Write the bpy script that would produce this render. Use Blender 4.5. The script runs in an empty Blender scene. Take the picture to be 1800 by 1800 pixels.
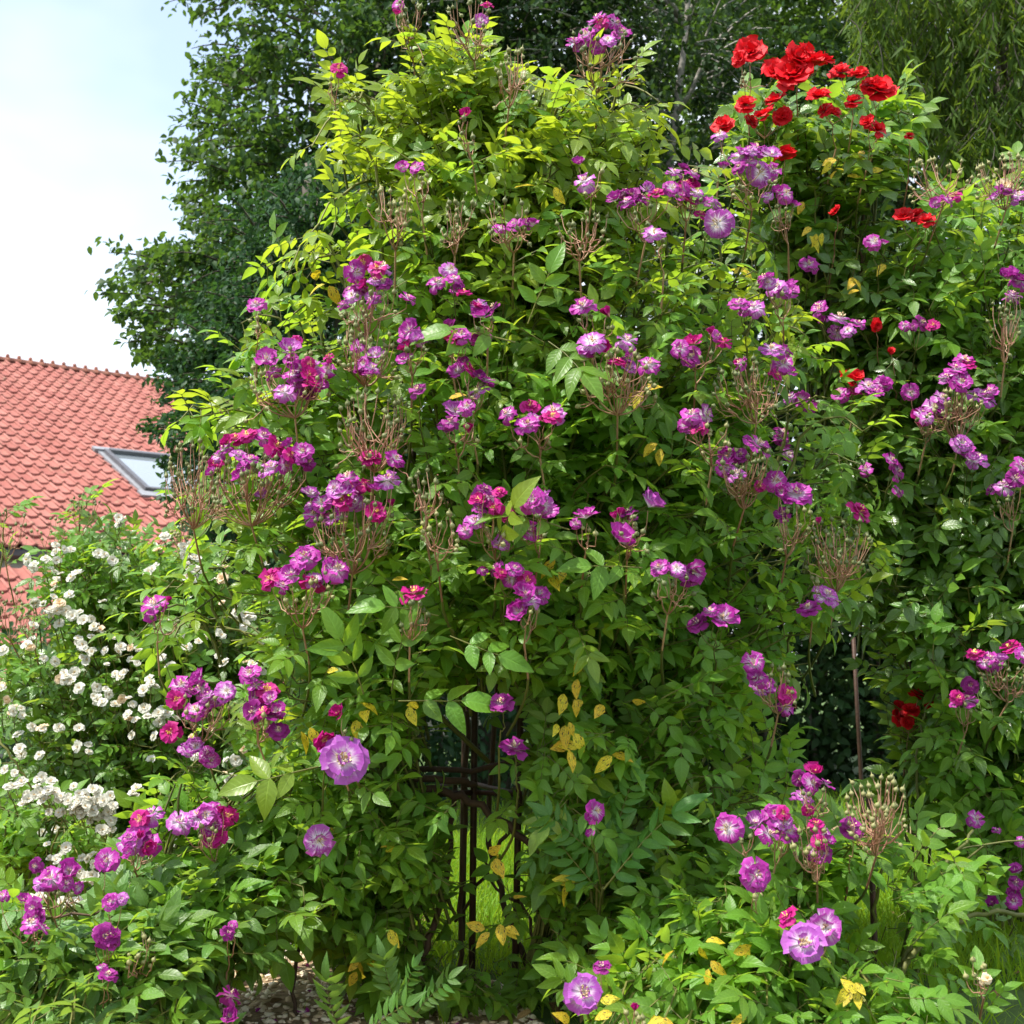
import bpy, math, random
import numpy as np
from mathutils import Vector, Matrix

R = random.Random(7)
N = np.random.default_rng(7)
sc = bpy.context.scene
C = sc.collection

# ------------------------------------------------------------------ camera
F = 2400.0                     # focal length in pixels of the 1800 px photograph
PITCH = math.radians(5.95)
CAMZ = 1.0
cam = bpy.data.cameras.new('camera')
co = bpy.data.objects.new('camera', cam)
C.objects.link(co)
co.location = (0, 0, CAMZ)
co.rotation_euler = (math.pi / 2 + PITCH, 0, 0)
cam.sensor_width = 36
cam.lens = 36 * F / 1800
cam.clip_start = 0.05
cam.clip_end = 3000
cam.dof.use_dof = True
cam.dof.focus_distance = 4.0
cam.dof.aperture_fstop = 7.0
sc.camera = co

# ------------------------------------------------------------------ light
SUN = Vector((-0.40, -0.20, 0.89)).normalized()
EL = math.asin(SUN.z)
AZ = math.atan2(SUN.x, SUN.y)
SKYLO = 0.22
w = bpy.data.worlds.new('World')
sc.world = w
w.use_nodes = True
nt = w.node_tree
for n in list(nt.nodes):
    nt.nodes.remove(n)
def wn(t, **k):
    n = nt.nodes.new(t)
    for a, v in k.items():
        setattr(n, a, v)
    return n
out = wn('ShaderNodeOutputWorld')
bg = wn('ShaderNodeBackground')
sky = wn('ShaderNodeTexSky', sky_type='NISHITA')
sky.sun_disc = False
sky.sun_elevation = EL
sky.sun_rotation = AZ
tc = wn('ShaderNodeTexCoord')
mp = wn('ShaderNodeMapping')
mp.inputs['Scale'].default_value = (1.3, 1.3, 2.6)
mp.inputs['Location'].default_value = (2.62, 5.95, 0.25)
nz = wn('ShaderNodeTexNoise')
nz.inputs['Scale'].default_value = 1.0
nz.inputs['Detail'].default_value = 5
nz.inputs['Roughness'].default_value = 0.5
cr = wn('ShaderNodeValToRGB')
cr.color_ramp.elements[0].position = 0.36
cr.color_ramp.elements[0].color = (SKYLO, SKYLO, SKYLO, 1)
cr.color_ramp.elements[1].position = 0.62
mx = wn('ShaderNodeMix', data_type='RGBA')
mx.inputs[7].default_value = (5.5, 5.75, 6.0, 1)
nt.links.new(tc.outputs['Generated'], mp.inputs['Vector'])
nt.links.new(mp.outputs[0], nz.inputs['Vector'])
nt.links.new(nz.outputs['Fac'], cr.inputs[0])
nt.links.new(cr.outputs[0], mx.inputs[0])
nt.links.new(sky.outputs[0], mx.inputs[6])
nt.links.new(mx.outputs[2], bg.inputs[0])
bg.inputs[1].default_value = 0.095
nt.links.new(bg.outputs[0], out.inputs[0])

sl = bpy.data.lights.new('sun', 'SUN')
sl.energy = 2.5
sl.angle = math.radians(1.0)
sl.color = (1.0, 0.95, 0.86)
so = bpy.data.objects.new('sun', sl)
C.objects.link(so)
so.location = (0, 0, 30)
so.rotation_euler = SUN.to_track_quat('Z', 'Y').to_euler()

sc.view_settings.view_transform = 'Standard'
sc.view_settings.look = 'None'
sc.view_settings.exposure = 1.68
sc.view_settings.gamma = 1
sc.view_settings.use_curve_mapping = False
sc.render.engine = 'CYCLES'
sc.cycles.max_bounces = 6
sc.cycles.diffuse_bounces = 4
sc.cycles.glossy_bounces = 2
sc.cycles.transmission_bounces = 4
sc.cycles.use_denoising = True
sc.cycles.sample_clamp_indirect = 6
sc.cycles.caustics_reflective = False
sc.cycles.caustics_refractive = False

# ------------------------------------------------------------------ helpers
SP, CP = math.sin(PITCH), math.cos(PITCH)
def P(px, py, Y):
    """point of the place at depth Y metres seen at pixel (px, py) of the photograph"""
    x = (px - 900) / F
    v = (900 - py) / F
    dx, dy, dz = x, CP - v * SP, SP + v * CP
    k = Y / dy
    return np.array([dx * k, Y, CAMZ + dz * k])
def proj(p):
    x, y, z = p[0], p[1], p[2] - CAMZ
    f = y * CP + z * SP
    u = -y * SP + z * CP
    return 900 + F * x / f, 900 - F * u / f
def inpoly(x, y, poly):
    c = False
    j = len(poly) - 1
    for i in range(len(poly)):
        xi, yi = poly[i]; xj, yj = poly[j]
        if (yi > y) != (yj > y) and x < (xj - xi) * (y - yi) / (yj - yi) + xi:
            c = not c
        j = i
    return c
def pick(poly, holes=()):
    xs = [p[0] for p in poly]; ys = [p[1] for p in poly]
    while True:
        x = R.uniform(min(xs), max(xs)); y = R.uniform(min(ys), max(ys))
        if inpoly(x, y, poly) and not any(inpoly(x, y, h) for h in holes):
            return x, y
def nrm(v):
    v = np.asarray(v, float)
    return v / (np.linalg.norm(v) + 1e-9)
def rvec(s=1.0):
    return N.normal(0, s, 3)
def frame(d, n0, p, s):
    """4x4 with +X along d, +Z near n0"""
    d = nrm(d)
    n = n0 - d * np.dot(n0, d)
    n = nrm(n)
    y = np.cross(n, d)
    M = np.eye(4)
    s = np.broadcast_to(s, 3)
    M[:3, 0] = d * s[0]; M[:3, 1] = y * s[1]; M[:3, 2] = n * s[2]; M[:3, 3] = p
    return M
def zframe(z, p, s, spin=None):
    z = nrm(z)
    a = nrm(np.cross(z, [0.31, 0.2, 0.93]))
    b = np.cross(z, a)
    t = R.uniform(0, 6.283) if spin is None else spin
    x = a * math.cos(t) + b * math.sin(t)
    M = np.eye(4)
    M[:3, 0] = x * s; M[:3, 1] = np.cross(z, x) * s; M[:3, 2] = z * s; M[:3, 3] = p
    return M

class Tpl:
    """triangles with per-vertex leaf coordinates, tint and per-face material"""
    def __init__(s, V, T, uv=None, tint=None, mi=None):
        s.V = np.asarray(V, float).reshape(-1, 3); s.T = np.asarray(T, int).reshape(-1, 3)
        n = len(s.V)
        s.uv = np.zeros((n, 3)) if uv is None else np.asarray(uv, float).reshape(-1, 3)
        s.tint = np.zeros(n) if tint is None else np.asarray(tint, float) * np.ones(n)
        s.mi = np.zeros(len(s.T), int) if mi is None else np.asarray(mi, int) * np.ones(len(s.T), int)
def join(ts):
    o = np.cumsum([0] + [len(t.V) for t in ts])[:-1]
    return Tpl(np.concatenate([t.V for t in ts]), np.concatenate([t.T + k for t, k in zip(ts, o)]),
               np.concatenate([t.uv for t in ts]), np.concatenate([t.tint for t in ts]), np.concatenate([t.mi for t in ts]))
def xf(t, M):
    return Tpl(t.V @ M[:3, :3].T + M[:3, 3], t.T, t.uv, t.tint, t.mi)
def mesh(name, t, mats, smooth=True):
    me = bpy.data.meshes.new(name)
    me.vertices.add(len(t.V)); me.vertices.foreach_set('co', t.V.astype(np.float32).ravel())
    me.loops.add(len(t.T) * 3); me.loops.foreach_set('vertex_index', t.T.astype(np.int32).ravel())
    me.polygons.add(len(t.T)); me.polygons.foreach_set('loop_start', np.arange(0, len(t.T) * 3, 3, dtype=np.int32))
    for m in mats:
        me.materials.append(m)
    me.polygons.foreach_set('material_index', t.mi.astype(np.int32))
    me.polygons.foreach_set('use_smooth', np.full(len(t.T), smooth))
    a = me.attributes.new('luv', 'FLOAT_VECTOR', 'POINT'); a.data.foreach_set('vector', t.uv.astype(np.float32).ravel())
    a = me.attributes.new('tint', 'FLOAT', 'POINT'); a.data.foreach_set('value', t.tint.astype(np.float32))
    me.update(calc_edges=True)
    return me
class Batch:
    """many copies of templates, laid out as one mesh"""
    def __init__(s): s.d = {}
    def add(s, t, M, tint=None):
        s.d.setdefault(id(t), (t, [], []))
        s.d[id(t)][1].append(M); s.d[id(t)][2].append(R.random() if tint is None else tint)
    def tpl(s, off=(0, 0, 0)):
        Vs, Ts, Us, Is, Ms = [], [], [], [], []
        o = 0
        for t, Ml, tl in s.d.values():
            M = np.array(Ml); k = len(M); n = len(t.V)
            V = np.einsum('kij,nj->kni', M[:, :3, :3], t.V) + M[:, None, :3, 3]
            Vs.append(V.reshape(-1, 3))
            Ts.append((t.T[None] + (np.arange(k) * n)[:, None, None]).reshape(-1, 3) + o)
            Us.append(np.tile(t.uv, (k, 1)))
            Is.append((np.array(tl)[:, None] + t.tint[None]).ravel())
            Ms.append(np.tile(t.mi, k))
            o += k * n
        return Tpl(np.concatenate(Vs) - np.asarray(off), np.concatenate(Ts), np.concatenate(Us), np.concatenate(Is), np.concatenate(Ms))
    def empty(s): return not s.d

def tube(path, r0, r1, sides=5, tint=0.0, mi=0, cap=True):
    p = np.asarray(path, float); n = len(p)
    V, U, T = [], [], []
    t = np.gradient(p, axis=0)
    a = nrm(np.cross(nrm(t[0]), [0.13, 0.97, 0.21]))
    for i in range(n):
        ti = nrm(t[i]); a = nrm(a - ti * np.dot(a, ti)); b = np.cross(ti, a)
        r = r0 + (r1 - r0) * i / (n - 1)
        for k in range(sides):
            th = 2 * math.pi * k / sides
            V.append(p[i] + r * (a * math.cos(th) + b * math.sin(th))); U.append((k / sides, i / (n - 1), 0))
    for i in range(n - 1):
        for k in range(sides):
            q = i * sides + k; q2 = i * sides + (k + 1) % sides
            T += [(q, q2, q2 + sides), (q, q2 + sides, q + sides)]
    if cap:
        e = (n - 1) * sides
        for k in range(1, sides - 1):
            T.append((0, k + 1, k)); T.append((e, e + k, e + k + 1))
    return Tpl(V, T, U, tint, mi)
def bez(a, c, b, n=7):
    t = np.linspace(0, 1, n)[:, None]
    a, b, c = map(np.asarray, (a, b, c))
    return (1 - t) ** 2 * a + 2 * t * (1 - t) * c + t * t * b
def smooth_path(pts, n=5):
    pts = np.asarray(pts, float)
    q = np.vstack([2 * pts[0] - pts[1], pts, 2 * pts[-1] - pts[-2]])
    o = []
    for i in range(1, len(q) - 2):
        for t in np.linspace(0, 1, n, endpoint=False):
            o.append(0.5 * ((2 * q[i]) + (-q[i - 1] + q[i + 1]) * t + (2 * q[i - 1] - 5 * q[i] + 4 * q[i + 1] - q[i + 2]) * t * t + (-q[i - 1] + 3 * q[i] - 3 * q[i + 1] + q[i + 2]) * t ** 3))
    o.append(pts[-1])
    return np.array(o)
def boxt(x0, x1, y0, y1, z0, z1, mi=0):
    V = [(x, y, z) for z in (z0, z1) for y in (y0, y1) for x in (x0, x1)]
    Q = [(0, 2, 3, 1), (4, 5, 7, 6), (0, 1, 5, 4), (2, 6, 7, 3), (0, 4, 6, 2), (1, 3, 7, 5)]
    T = []
    for a, b, c, d in Q:
        T += [(a, b, c), (a, c, d)]
    return Tpl(V, T, None, None, mi)

def thing(name, label, cat, loc, group=None):
    o = bpy.data.objects.new(name, None)
    C.objects.link(o)
    o.location = loc; o['label'] = label; o['category'] = cat
    o.empty_display_size = 0.1
    if group: o['group'] = group
    o.matrix_world = Matrix.Translation(Vector(loc))
    return o
def put(name, me, parent=None, M=None, stuff=False, label=None):
    """link a mesh; M is its place in the world"""
    o = bpy.data.objects.new(name, me)
    C.objects.link(o)
    W = Matrix.Identity(4) if M is None else Matrix(np.asarray(M).tolist())
    o.matrix_world = W
    if parent is not None:
        o.parent = parent
        o.matrix_basis = parent_world(parent).inverted() @ W
    o['_w'] = 0
    del o['_w']
    WORLD[o.name] = W
    if stuff: o['kind'] = 'stuff'
    if label: o['label'] = label
    return o
WORLD = {}
def parent_world(p):
    return WORLD[p.name] if p.name in WORLD else Matrix.Translation(p.location)

# ------------------------------------------------------------------ materials
def newmat(name):
    m = bpy.data.materials.new(name)
    m.use_nodes = True
    t = m.node_tree
    for n in list(t.nodes):
        t.nodes.remove(n)
    return m, t, t.links
def nd(t, typ, **k):
    n = t.nodes.new(typ)
    for a, v in k.items():
        if a.startswith('i_'):
            n.inputs[a[2:].replace('_', ' ')].default_value = v
        else:
            setattr(n, a, v)
    return n
def math_(t, op, a, b=None, c=None, clamp=False):
    n = t.nodes.new('ShaderNodeMath'); n.operation = op; n.use_clamp = clamp
    for i, v in enumerate((a, b, c)):
        if v is None: continue
        if hasattr(v, 'is_linked'): t.links.new(v, n.inputs[i])
        else: n.inputs[i].default_value = v
    return n.outputs[0]
def mixc(t, f, a, b):
    n = t.nodes.new('ShaderNodeMix'); n.data_type = 'RGBA'
    for i, v in ((0, f), (6, a), (7, b)):
        if hasattr(v, 'is_linked'): t.links.new(v, n.inputs[i])
        else: n.inputs[i].default_value = (*v, 1) if isinstance(v, tuple) and len(v) == 3 else v
    return n.outputs[2]

def leaf_mat(name, a, b, trans, rough=0.38, tw=0.4, vein=True, spots=0.0, spec=0.5, pale=0.22):
    """a, b: darker and lighter leaf colours; trans: colour of light that passes through"""
    m, t, L = newmat(name)
    o = nd(t, 'ShaderNodeOutputMaterial')
    at = nd(t, 'ShaderNodeAttribute', attribute_name='tint')
    oi = nd(t, 'ShaderNodeObjectInfo')
    uv = nd(t, 'ShaderNodeAttribute', attribute_name='luv')
    sx = nd(t, 'ShaderNodeSeparateXYZ'); L.new(uv.outputs['Vector'], sx.inputs[0])
    f = math_(t, 'FRACT', math_(t, 'ADD', at.outputs['Fac'], oi.outputs['Random']))
    col = mixc(t, f, a, b)
    au = math_(t, 'ABSOLUTE', sx.outputs[0])
    if vein:
        rib = math_(t, 'SUBTRACT', 1.0, math_(t, 'MULTIPLY', au, 9.0), clamp=True)
        wv = math_(t, 'SINE', math_(t, 'MULTIPLY', math_(t, 'SUBTRACT', math_(t, 'MULTIPLY', sx.outputs[1], 7.0), math_(t, 'MULTIPLY', au, 1.6)), 6.283))
        wv = math_(t, 'POWER', math_(t, 'MULTIPLY_ADD', wv, 0.5, 0.5), 5.0)
        vn = math_(t, 'MAXIMUM', math_(t, 'MULTIPLY', rib, 0.55), math_(t, 'MULTIPLY', wv, 0.22), clamp=True)
        col = mixc(t, vn, col, tuple(min(1, x * 1.7 + 0.03) for x in b))
    # patches of paler and darker tissue
    tcn = nd(t, 'ShaderNodeTexCoord')
    no = nd(t, 'ShaderNodeTexNoise', i_Scale=38.0, i_Detail=2.0); L.new(tcn.outputs['Object'], no.inputs['Vector'])
    hs = nd(t, 'ShaderNodeHueSaturation')
    L.new(math_(t, 'MULTIPLY_ADD', no.outputs['Fac'], 0.55, 0.72), hs.inputs['Value'])
    L.new(math_(t, 'MULTIPLY_ADD', f, 0.035, 0.483), hs.inputs['Hue'])
    L.new(col, hs.inputs['Color'])
    col = hs.outputs[0]
    tcol = trans
    if spots:
        n2 = nd(t, 'ShaderNodeTexNoise', i_Scale=14.0, i_Detail=2.0); L.new(tcn.outputs['Object'], n2.inputs['Vector'])
        gm_ = math_(t, 'MULTIPLY', math_(t, 'SUBTRACT', n2.outputs['Fac'], 0.50), 5.0, clamp=True)
        col = mixc(t, math_(t, 'MULTIPLY', gm_, .7), col, (0.13, 0.2, 0.02))
        vo = nd(t, 'ShaderNodeTexVoronoi', i_Scale=3.2)
        L.new(uv.outputs['Vector'], vo.inputs['Vector'])
        vo.inputs['Randomness'].default_value = 1.0
        s = math_(t, 'LESS_THAN', vo.outputs['Distance'], spots)
        col = mixc(t, s, col, (0.025, 0.015, 0.008))
        tcol = mixc(t, s, trans, (0.02, 0.01, 0.005))
    # underside paler and matter
    ge = nd(t, 'ShaderNodeNewGeometry')
    under = mixc(t, pale, col, (0.30, 0.36, 0.22))
    colf = mixc(t, ge.outputs['Backfacing'], col, under)
    bs = nd(t, 'ShaderNodeBsdfPrincipled')
    L.new(colf, bs.inputs['Base Color'])
    L.new(math_(t, 'MULTIPLY_ADD', ge.outputs['Backfacing'], 0.3, rough), bs.inputs['Roughness'])
    bs.inputs['Specular IOR Level'].default_value = spec
    if vein:
        bp = nd(t, 'ShaderNodeBump', i_Strength=0.35, i_Distance=0.004)
        hgt = math_(t, 'ADD', math_(t, 'MULTIPLY', vn, -1.0), math_(t, 'MULTIPLY', no.outputs['Fac'], 1.3))
        L.new(hgt, bp.inputs['Height'])
        L.new(bp.outputs[0], bs.inputs['Normal'])
    tr = nd(t, 'ShaderNodeBsdfTranslucent')
    if hasattr(tcol, 'is_linked'): L.new(tcol, tr.inputs[0])
    else: tr.inputs[0].default_value = (*tcol, 1)
    ms = nd(t, 'ShaderNodeMixShader'); ms.inputs[0].default_value = tw
    L.new(bs.outputs[0], ms.inputs[1]); L.new(tr.outputs[0], ms.inputs[2])
    L.new(ms.outputs[0], o.inputs[0])
    return m

def petal_mat(name, tip, mid, base, lo=0.12, hi=0.62, tw=0.35, streak=0.55):
    m, t, L = newmat(name)
    o = nd(t, 'ShaderNodeOutputMaterial')
    uv = nd(t, 'ShaderNodeAttribute', attribute_name='luv')
    at = nd(t, 'ShaderNodeAttribute', attribute_name='tint')
    oi = nd(t, 'ShaderNodeObjectInfo')
    sx = nd(t, 'ShaderNodeSeparateXYZ'); L.new(uv.outputs['Vector'], sx.inputs[0])
    f = math_(t, 'FRACT', math_(t, 'ADD', at.outputs['Fac'], oi.outputs['Random']))
    cm = nd(t, 'ShaderNodeCombineXYZ')
    L.new(math_(t, 'MULTIPLY', sx.outputs[0], 4.5), cm.inputs[0]); L.new(math_(t, 'MULTIPLY', sx.outputs[1], 0.9), cm.inputs[1]); L.new(math_(t, 'MULTIPLY', f, 37.0), cm.inputs[2])
    no = nd(t, 'ShaderNodeTexNoise', i_Scale=1.0, i_Detail=2.0); L.new(cm.outputs[0], no.inputs['Vector'])
    s = math_(t, 'ADD', sx.outputs[1], math_(t, 'MULTIPLY', math_(t, 'SUBTRACT', no.outputs['Fac'], 0.5), streak * 2))
    mr = nd(t, 'ShaderNodeMapRange', interpolation_type='SMOOTHSTEP'); L.new(s, mr.inputs[0])
    mr.inputs[1].default_value = lo; mr.inputs[2].default_value = hi
    oc = mixc(t, f, mid, tip)
    col = mixc(t, mr.outputs[0], base, oc)
    bs = nd(t, 'ShaderNodeBsdfPrincipled'); L.new(col, bs.inputs['Base Color'])
    bs.inputs['Roughness'].default_value = 0.55
    bs.inputs['Specular IOR Level'].default_value = 0.25
    bp = nd(t, 'ShaderNodeBump', i_Strength=0.25, i_Distance=0.004); L.new(no.outputs['Fac'], bp.inputs['Height']); L.new(bp.outputs[0], bs.inputs['Normal'])
    tr = nd(t, 'ShaderNodeBsdfTranslucent'); L.new(col, tr.inputs[0])
    ms = nd(t, 'ShaderNodeMixShader'); ms.inputs[0].default_value = tw
    L.new(bs.outputs[0], ms.inputs[1]); L.new(tr.outputs[0], ms.inputs[2]); L.new(ms.outputs[0], o.inputs[0])
    return m

def plain(name, a, b, scale=20.0, rough=0.7, bump=0.2, dist=0.004, spec=0.4, tintw=0.0, stretch=None, metal=0.0):
    m, t, L = newmat(name)
    o = nd(t, 'ShaderNodeOutputMaterial'); tcn = nd(t, 'ShaderNodeTexCoord')
    no = nd(t, 'ShaderNodeTexNoise', i_Scale=scale, i_Detail=5.0, i_Roughness=0.6)
    if stretch:
        mpn = nd(t, 'ShaderNodeMapping'); mpn.inputs['Scale'].default_value = stretch
        L.new(tcn.outputs['Object'], mpn.inputs[0]); L.new(mpn.outputs[0], no.inputs['Vector'])
    else:
        L.new(tcn.outputs['Object'], no.inputs['Vector'])
    f = no.outputs['Fac']
    if tintw:
        at = nd(t, 'ShaderNodeAttribute', attribute_name='tint'); oi = nd(t, 'ShaderNodeObjectInfo')
        r = math_(t, 'FRACT', math_(t, 'ADD', at.outputs['Fac'], oi.outputs['Random']))
        f = math_(t, 'ADD', math_(t, 'MULTIPLY', f, 1 - tintw), math_(t, 'MULTIPLY', r, tintw))
    mr = nd(t, 'ShaderNodeMapRange'); L.new(f, mr.inputs[0]); mr.inputs[1].default_value = 0.25; mr.inputs[2].default_value = 0.75
    col = mixc(t, mr.outputs[0], a, b)
    bs = nd(t, 'ShaderNodeBsdfPrincipled'); L.new(col, bs.inputs['Base Color'])
    bs.inputs['Roughness'].default_value = rough; bs.inputs['Specular IOR Level'].default_value = spec; bs.inputs['Metallic'].default_value = metal
    if bump:
        bp = nd(t, 'ShaderNodeBump', i_Strength=bump, i_Distance=dist); L.new(no.outputs['Fac'], bp.inputs['Height']); L.new(bp.outputs[0], bs.inputs['Normal'])
    L.new(bs.outputs[0], o.inputs[0])
    return m

MT = {}
MT['leaf'] = leaf_mat('rose_leaf', (0.066, 0.168, 0.017), (0.145, 0.285, 0.030), (0.42, 0.64, 0.035), 0.40, 0.46, spec=.4)
MT['young'] = leaf_mat('young_rose_leaf', (0.120, 0.200, 0.016), (0.205, 0.300, 0.026), (0.50, 0.62, 0.03), 0.36, 0.48)
MT['gloss'] = leaf_mat('glossy_rose_leaf', (0.048, 0.118, 0.020), (0.105, 0.205, 0.032), (0.40, 0.56, 0.04), 0.27, 0.38, spec=0.6)
MT['pale'] = leaf_mat('pale_rose_leaf', (0.060, 0.145, 0.024), (0.115, 0.225, 0.040), (0.32, 0.5, 0.05), 0.4, 0.4)
MT['yellow'] = leaf_mat('yellow_leaf', (0.62, 0.42, 0.015), (0.80, 0.58, 0.03), (0.7, 0.5, 0.02), 0.5, 0.35, spots=0.26)
MT['pea'] = leaf_mat('blue_green_leaf', (0.040, 0.130, 0.018), (0.080, 0.195, 0.030), (0.30, 0.52, 0.04), 0.5, 0.38, vein=True)
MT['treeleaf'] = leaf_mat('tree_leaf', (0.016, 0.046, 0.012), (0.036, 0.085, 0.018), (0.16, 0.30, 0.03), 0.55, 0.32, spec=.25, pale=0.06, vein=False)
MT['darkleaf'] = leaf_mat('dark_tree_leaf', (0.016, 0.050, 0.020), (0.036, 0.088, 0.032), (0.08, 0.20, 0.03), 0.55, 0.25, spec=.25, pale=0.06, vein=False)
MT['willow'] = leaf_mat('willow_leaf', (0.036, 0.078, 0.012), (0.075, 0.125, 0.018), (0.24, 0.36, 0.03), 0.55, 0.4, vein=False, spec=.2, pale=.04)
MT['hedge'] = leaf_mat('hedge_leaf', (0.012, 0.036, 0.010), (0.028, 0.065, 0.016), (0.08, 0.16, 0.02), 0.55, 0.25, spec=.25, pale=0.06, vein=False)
MT['grass'] = leaf_mat('grass_blade', (0.100, 0.210, 0.010), (0.175, 0.320, 0.018), (0.50, 0.70, 0.03), 0.5, 0.42, vein=False, pale=0.0, spec=0.2)
MT['cane'] = plain('green_cane', (0.075, 0.085, 0.018), (0.16, 0.16, 0.035), 30, 0.6, tintw=0.5, stretch=(1, 1, .2))
MT['oldcane'] = plain('old_brown_cane', (0.045, 0.024, 0.014), (0.12, 0.070, 0.038), 60, 0.75, 0.6, tintw=0.3, stretch=(1, 1, .3))
MT['pedicel'] = plain('red_brown_stalk', (0.28, 0.12, 0.08), (0.48, 0.28, 0.18), 60, 0.6, 0.1, tintw=0.6)
MT['hip'] = plain('green_hip', (0.11, 0.13, 0.045), (0.26, 0.25, 0.10), 60, 0.55, 0.1, tintw=0.6)
MT['stamen'] = plain('yellow_stamens', (0.70, 0.36, 0.04), (0.80, 0.60, 0.20), 60, 0.6, 0, tintw=0.5)
MT['palestamen'] = plain('cream_stamens', (0.42, 0.24, 0.12), (0.80, 0.66, 0.42), 60, 0.6, 0, tintw=0.6)
MT['iron'] = plain('rusted_iron', (0.030, 0.016, 0.010), (0.075, 0.036, 0.020), 45, 0.6, 0.5, metal=0.2)
MT['bark'] = plain('bark', (0.045, 0.035, 0.025), (0.14, 0.12, 0.095), 18, 0.85, 0.8, 0.02, stretch=(1, 1, .3))
MT['birch'] = plain('grey_bark', (0.12, 0.11, 0.09), (0.36, 0.34, 0.30), 14, 0.8, 0.6, 0.01, stretch=(.4, .4, 1.6))
WHT = (0.78, 0.72, 0.80)
PET = {
 'v': petal_mat('violet_petal', (0.34, 0.016, 0.26), (0.54, 0.060, 0.44), WHT, 0.16, 0.68),
 'l': petal_mat('lilac_petal', (0.40, 0.055, 0.38), (0.52, 0.13, 0.50), (0.88, 0.83, 0.88), 0.20, 0.78),
 'm': petal_mat('magenta_petal', (0.42, 0.006, 0.16), (0.54, 0.018, 0.26), (0.80, 0.45, 0.42), 0.04, 0.42),
 'd': petal_mat('dark_purple_petal', (0.24, 0.012, 0.18), (0.34, 0.03, 0.26), (0.60, 0.46, 0.56), 0.08, 0.52),
 'L': petal_mat('pale_lilac_petal', (0.38, 0.075, 0.42), (0.46, 0.12, 0.50), (0.86, 0.80, 0.84), 0.22, 0.74, streak=0.25),
 'r': petal_mat('red_petal', (0.56, 0.003, 0.010), (0.80, 0.014, 0.026), (0.36, 0.003, 0.008), 0.05, 0.55, tw=0.25, streak=0.3),
 'w': petal_mat('white_petal', (0.68, 0.66, 0.58), (0.78, 0.77, 0.71), (0.72, 0.64, 0.40), 0.02, 0.3, streak=0.1),
 'p': petal_mat('cream_petal', (0.78, 0.58, 0.40), (0.82, 0.70, 0.52), (0.80, 0.60, 0.30), 0.02, 0.4, streak=0.2),
}

# ------------------------------------------------------------------ leaf and flower shapes
def leaflet(Ln, Wd, fold=0.25, droop=0.25, twist=0.0, wave=0.0, rows=(0, .14, .36, .6, .82, 1), prof=(.06, .62, 1., .84, .44, 0.)):
    V, U, T = [], [], []
    for i, (v, p) in enumerate(zip(rows, prof)):
        x = v * Ln; z = -droop * Ln * v * v
        if i == len(rows) - 1:
            V.append((x, 0, z)); U.append((0, 1, 0)); break
        for s in (-1, 0, 1):
            h = p * Wd / 2
            zz = z + abs(s) * h * fold + twist * s * h * v + wave * abs(s) * h * math.sin(i * 2.3 + s)
            V.append((x - abs(s) * 0.03 * Ln * (1 - v), s * h, zz)); U.append((s, v, 0))
    n = len(rows) - 1
    for i in range(n - 1):
        a = i * 3
        T += [(a, a + 3, a + 4), (a, a + 4, a + 1), (a + 1, a + 4, a + 5), (a + 1, a + 5, a + 2)]
    e = (n - 1) * 3
    T += [(e, e + 3, e + 1), (e + 1, e + 3, e + 2)]
    # wind so that +Z is the upper face
    T = [(a, c, b) for a, b, c in T]
    V = np.array(V); T = np.array(T)
    nz_ = np.cross(V[T[0][1]] - V[T[0][0]], V[T[0][2]] - V[T[0][0]])[2]
    if nz_ < 0: T = T[:, ::-1]
    return Tpl(V, T, U)
def rot(ax, ang):
    return np.array(Matrix.Rotation(ang, 4, ax))
def trs(x, y, z):
    M = np.eye(4); M[:3, 3] = (x, y, z); return M
def compound(pairs, seed, wide=0.47, droop=0.28, lsize=0.40, stem_tint=0.0):
    """a pinnate leaf of unit length; leaflets welded to the rachis run"""
    r = random.Random(seed)
    sp = lambda x: np.array([x, 0.02 * math.sin(5 * x + seed), -droop * x * x * 0.5])
    ts = [tube([sp(x) for x in (0, .3, .55, .72)], 0.011, 0.006, 3, stem_tint, 1, False)]
    pos = {2: (.30, .56), 3: (.22, .42, .62), 1: (.4,)}.get(pairs, tuple(np.linspace(.16, .84, pairs)))
    for k, x in enumerate(pos):
        for s in (-1, 1):
            ls = lsize * r.uniform(.8, 1.05) * (0.82 + 0.18 * k / max(1, len(pos) - 1))
            lf = leaflet(ls, ls * wide * r.uniform(.9, 1.1), r.uniform(.12, .38), r.uniform(.05, .45), r.uniform(-.2, .2), r.uniform(0, .12))
            lf.tint[:] = r.uniform(-.12, .12)
            M = trs(*sp(x)) @ rot('Z', s * math.radians(r.uniform(48, 70))) @ rot('X', r.uniform(-.35, .35)) @ rot('Y', r.uniform(-.1, .3))
            ts.append(xf(lf, M))
    lf = leaflet(lsize * 1.1, lsize * 1.1 * wide * 1.05, r.uniform(.15, .35), r.uniform(.15, .5), 0, .08)
    M = trs(*sp(.70 if pairs < 4 else .86)) @ rot('Y', r.uniform(.1, .35)) @ rot('X', r.uniform(-.25, .25))
    ts.append(xf(lf, M))
    return join(ts)
LEAF = [compound(2 if i % 3 else 3, i, 0.46 + 0.04 * (i % 3)) for i in range(9)]
LEAFR = [compound(2, 40 + i, 0.66, 0.25, 0.42) for i in range(6)]
LEAFS = [compound(3, 60 + i, 0.5, 0.2, 0.34) for i in range(5)]
PEA = [compound(7, 80 + i, 0.36, 0.25, 0.30) for i in range(3)]
TLEAF = [leaflet(1, .62, .2, .3, rows=(0, .3, .65, 1), prof=(.1, .95, .8, 0)), leaflet(1, .55, .35, .1, .2, rows=(0, .3, .65, 1), prof=(.1, .9, .85, 0))]
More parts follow.
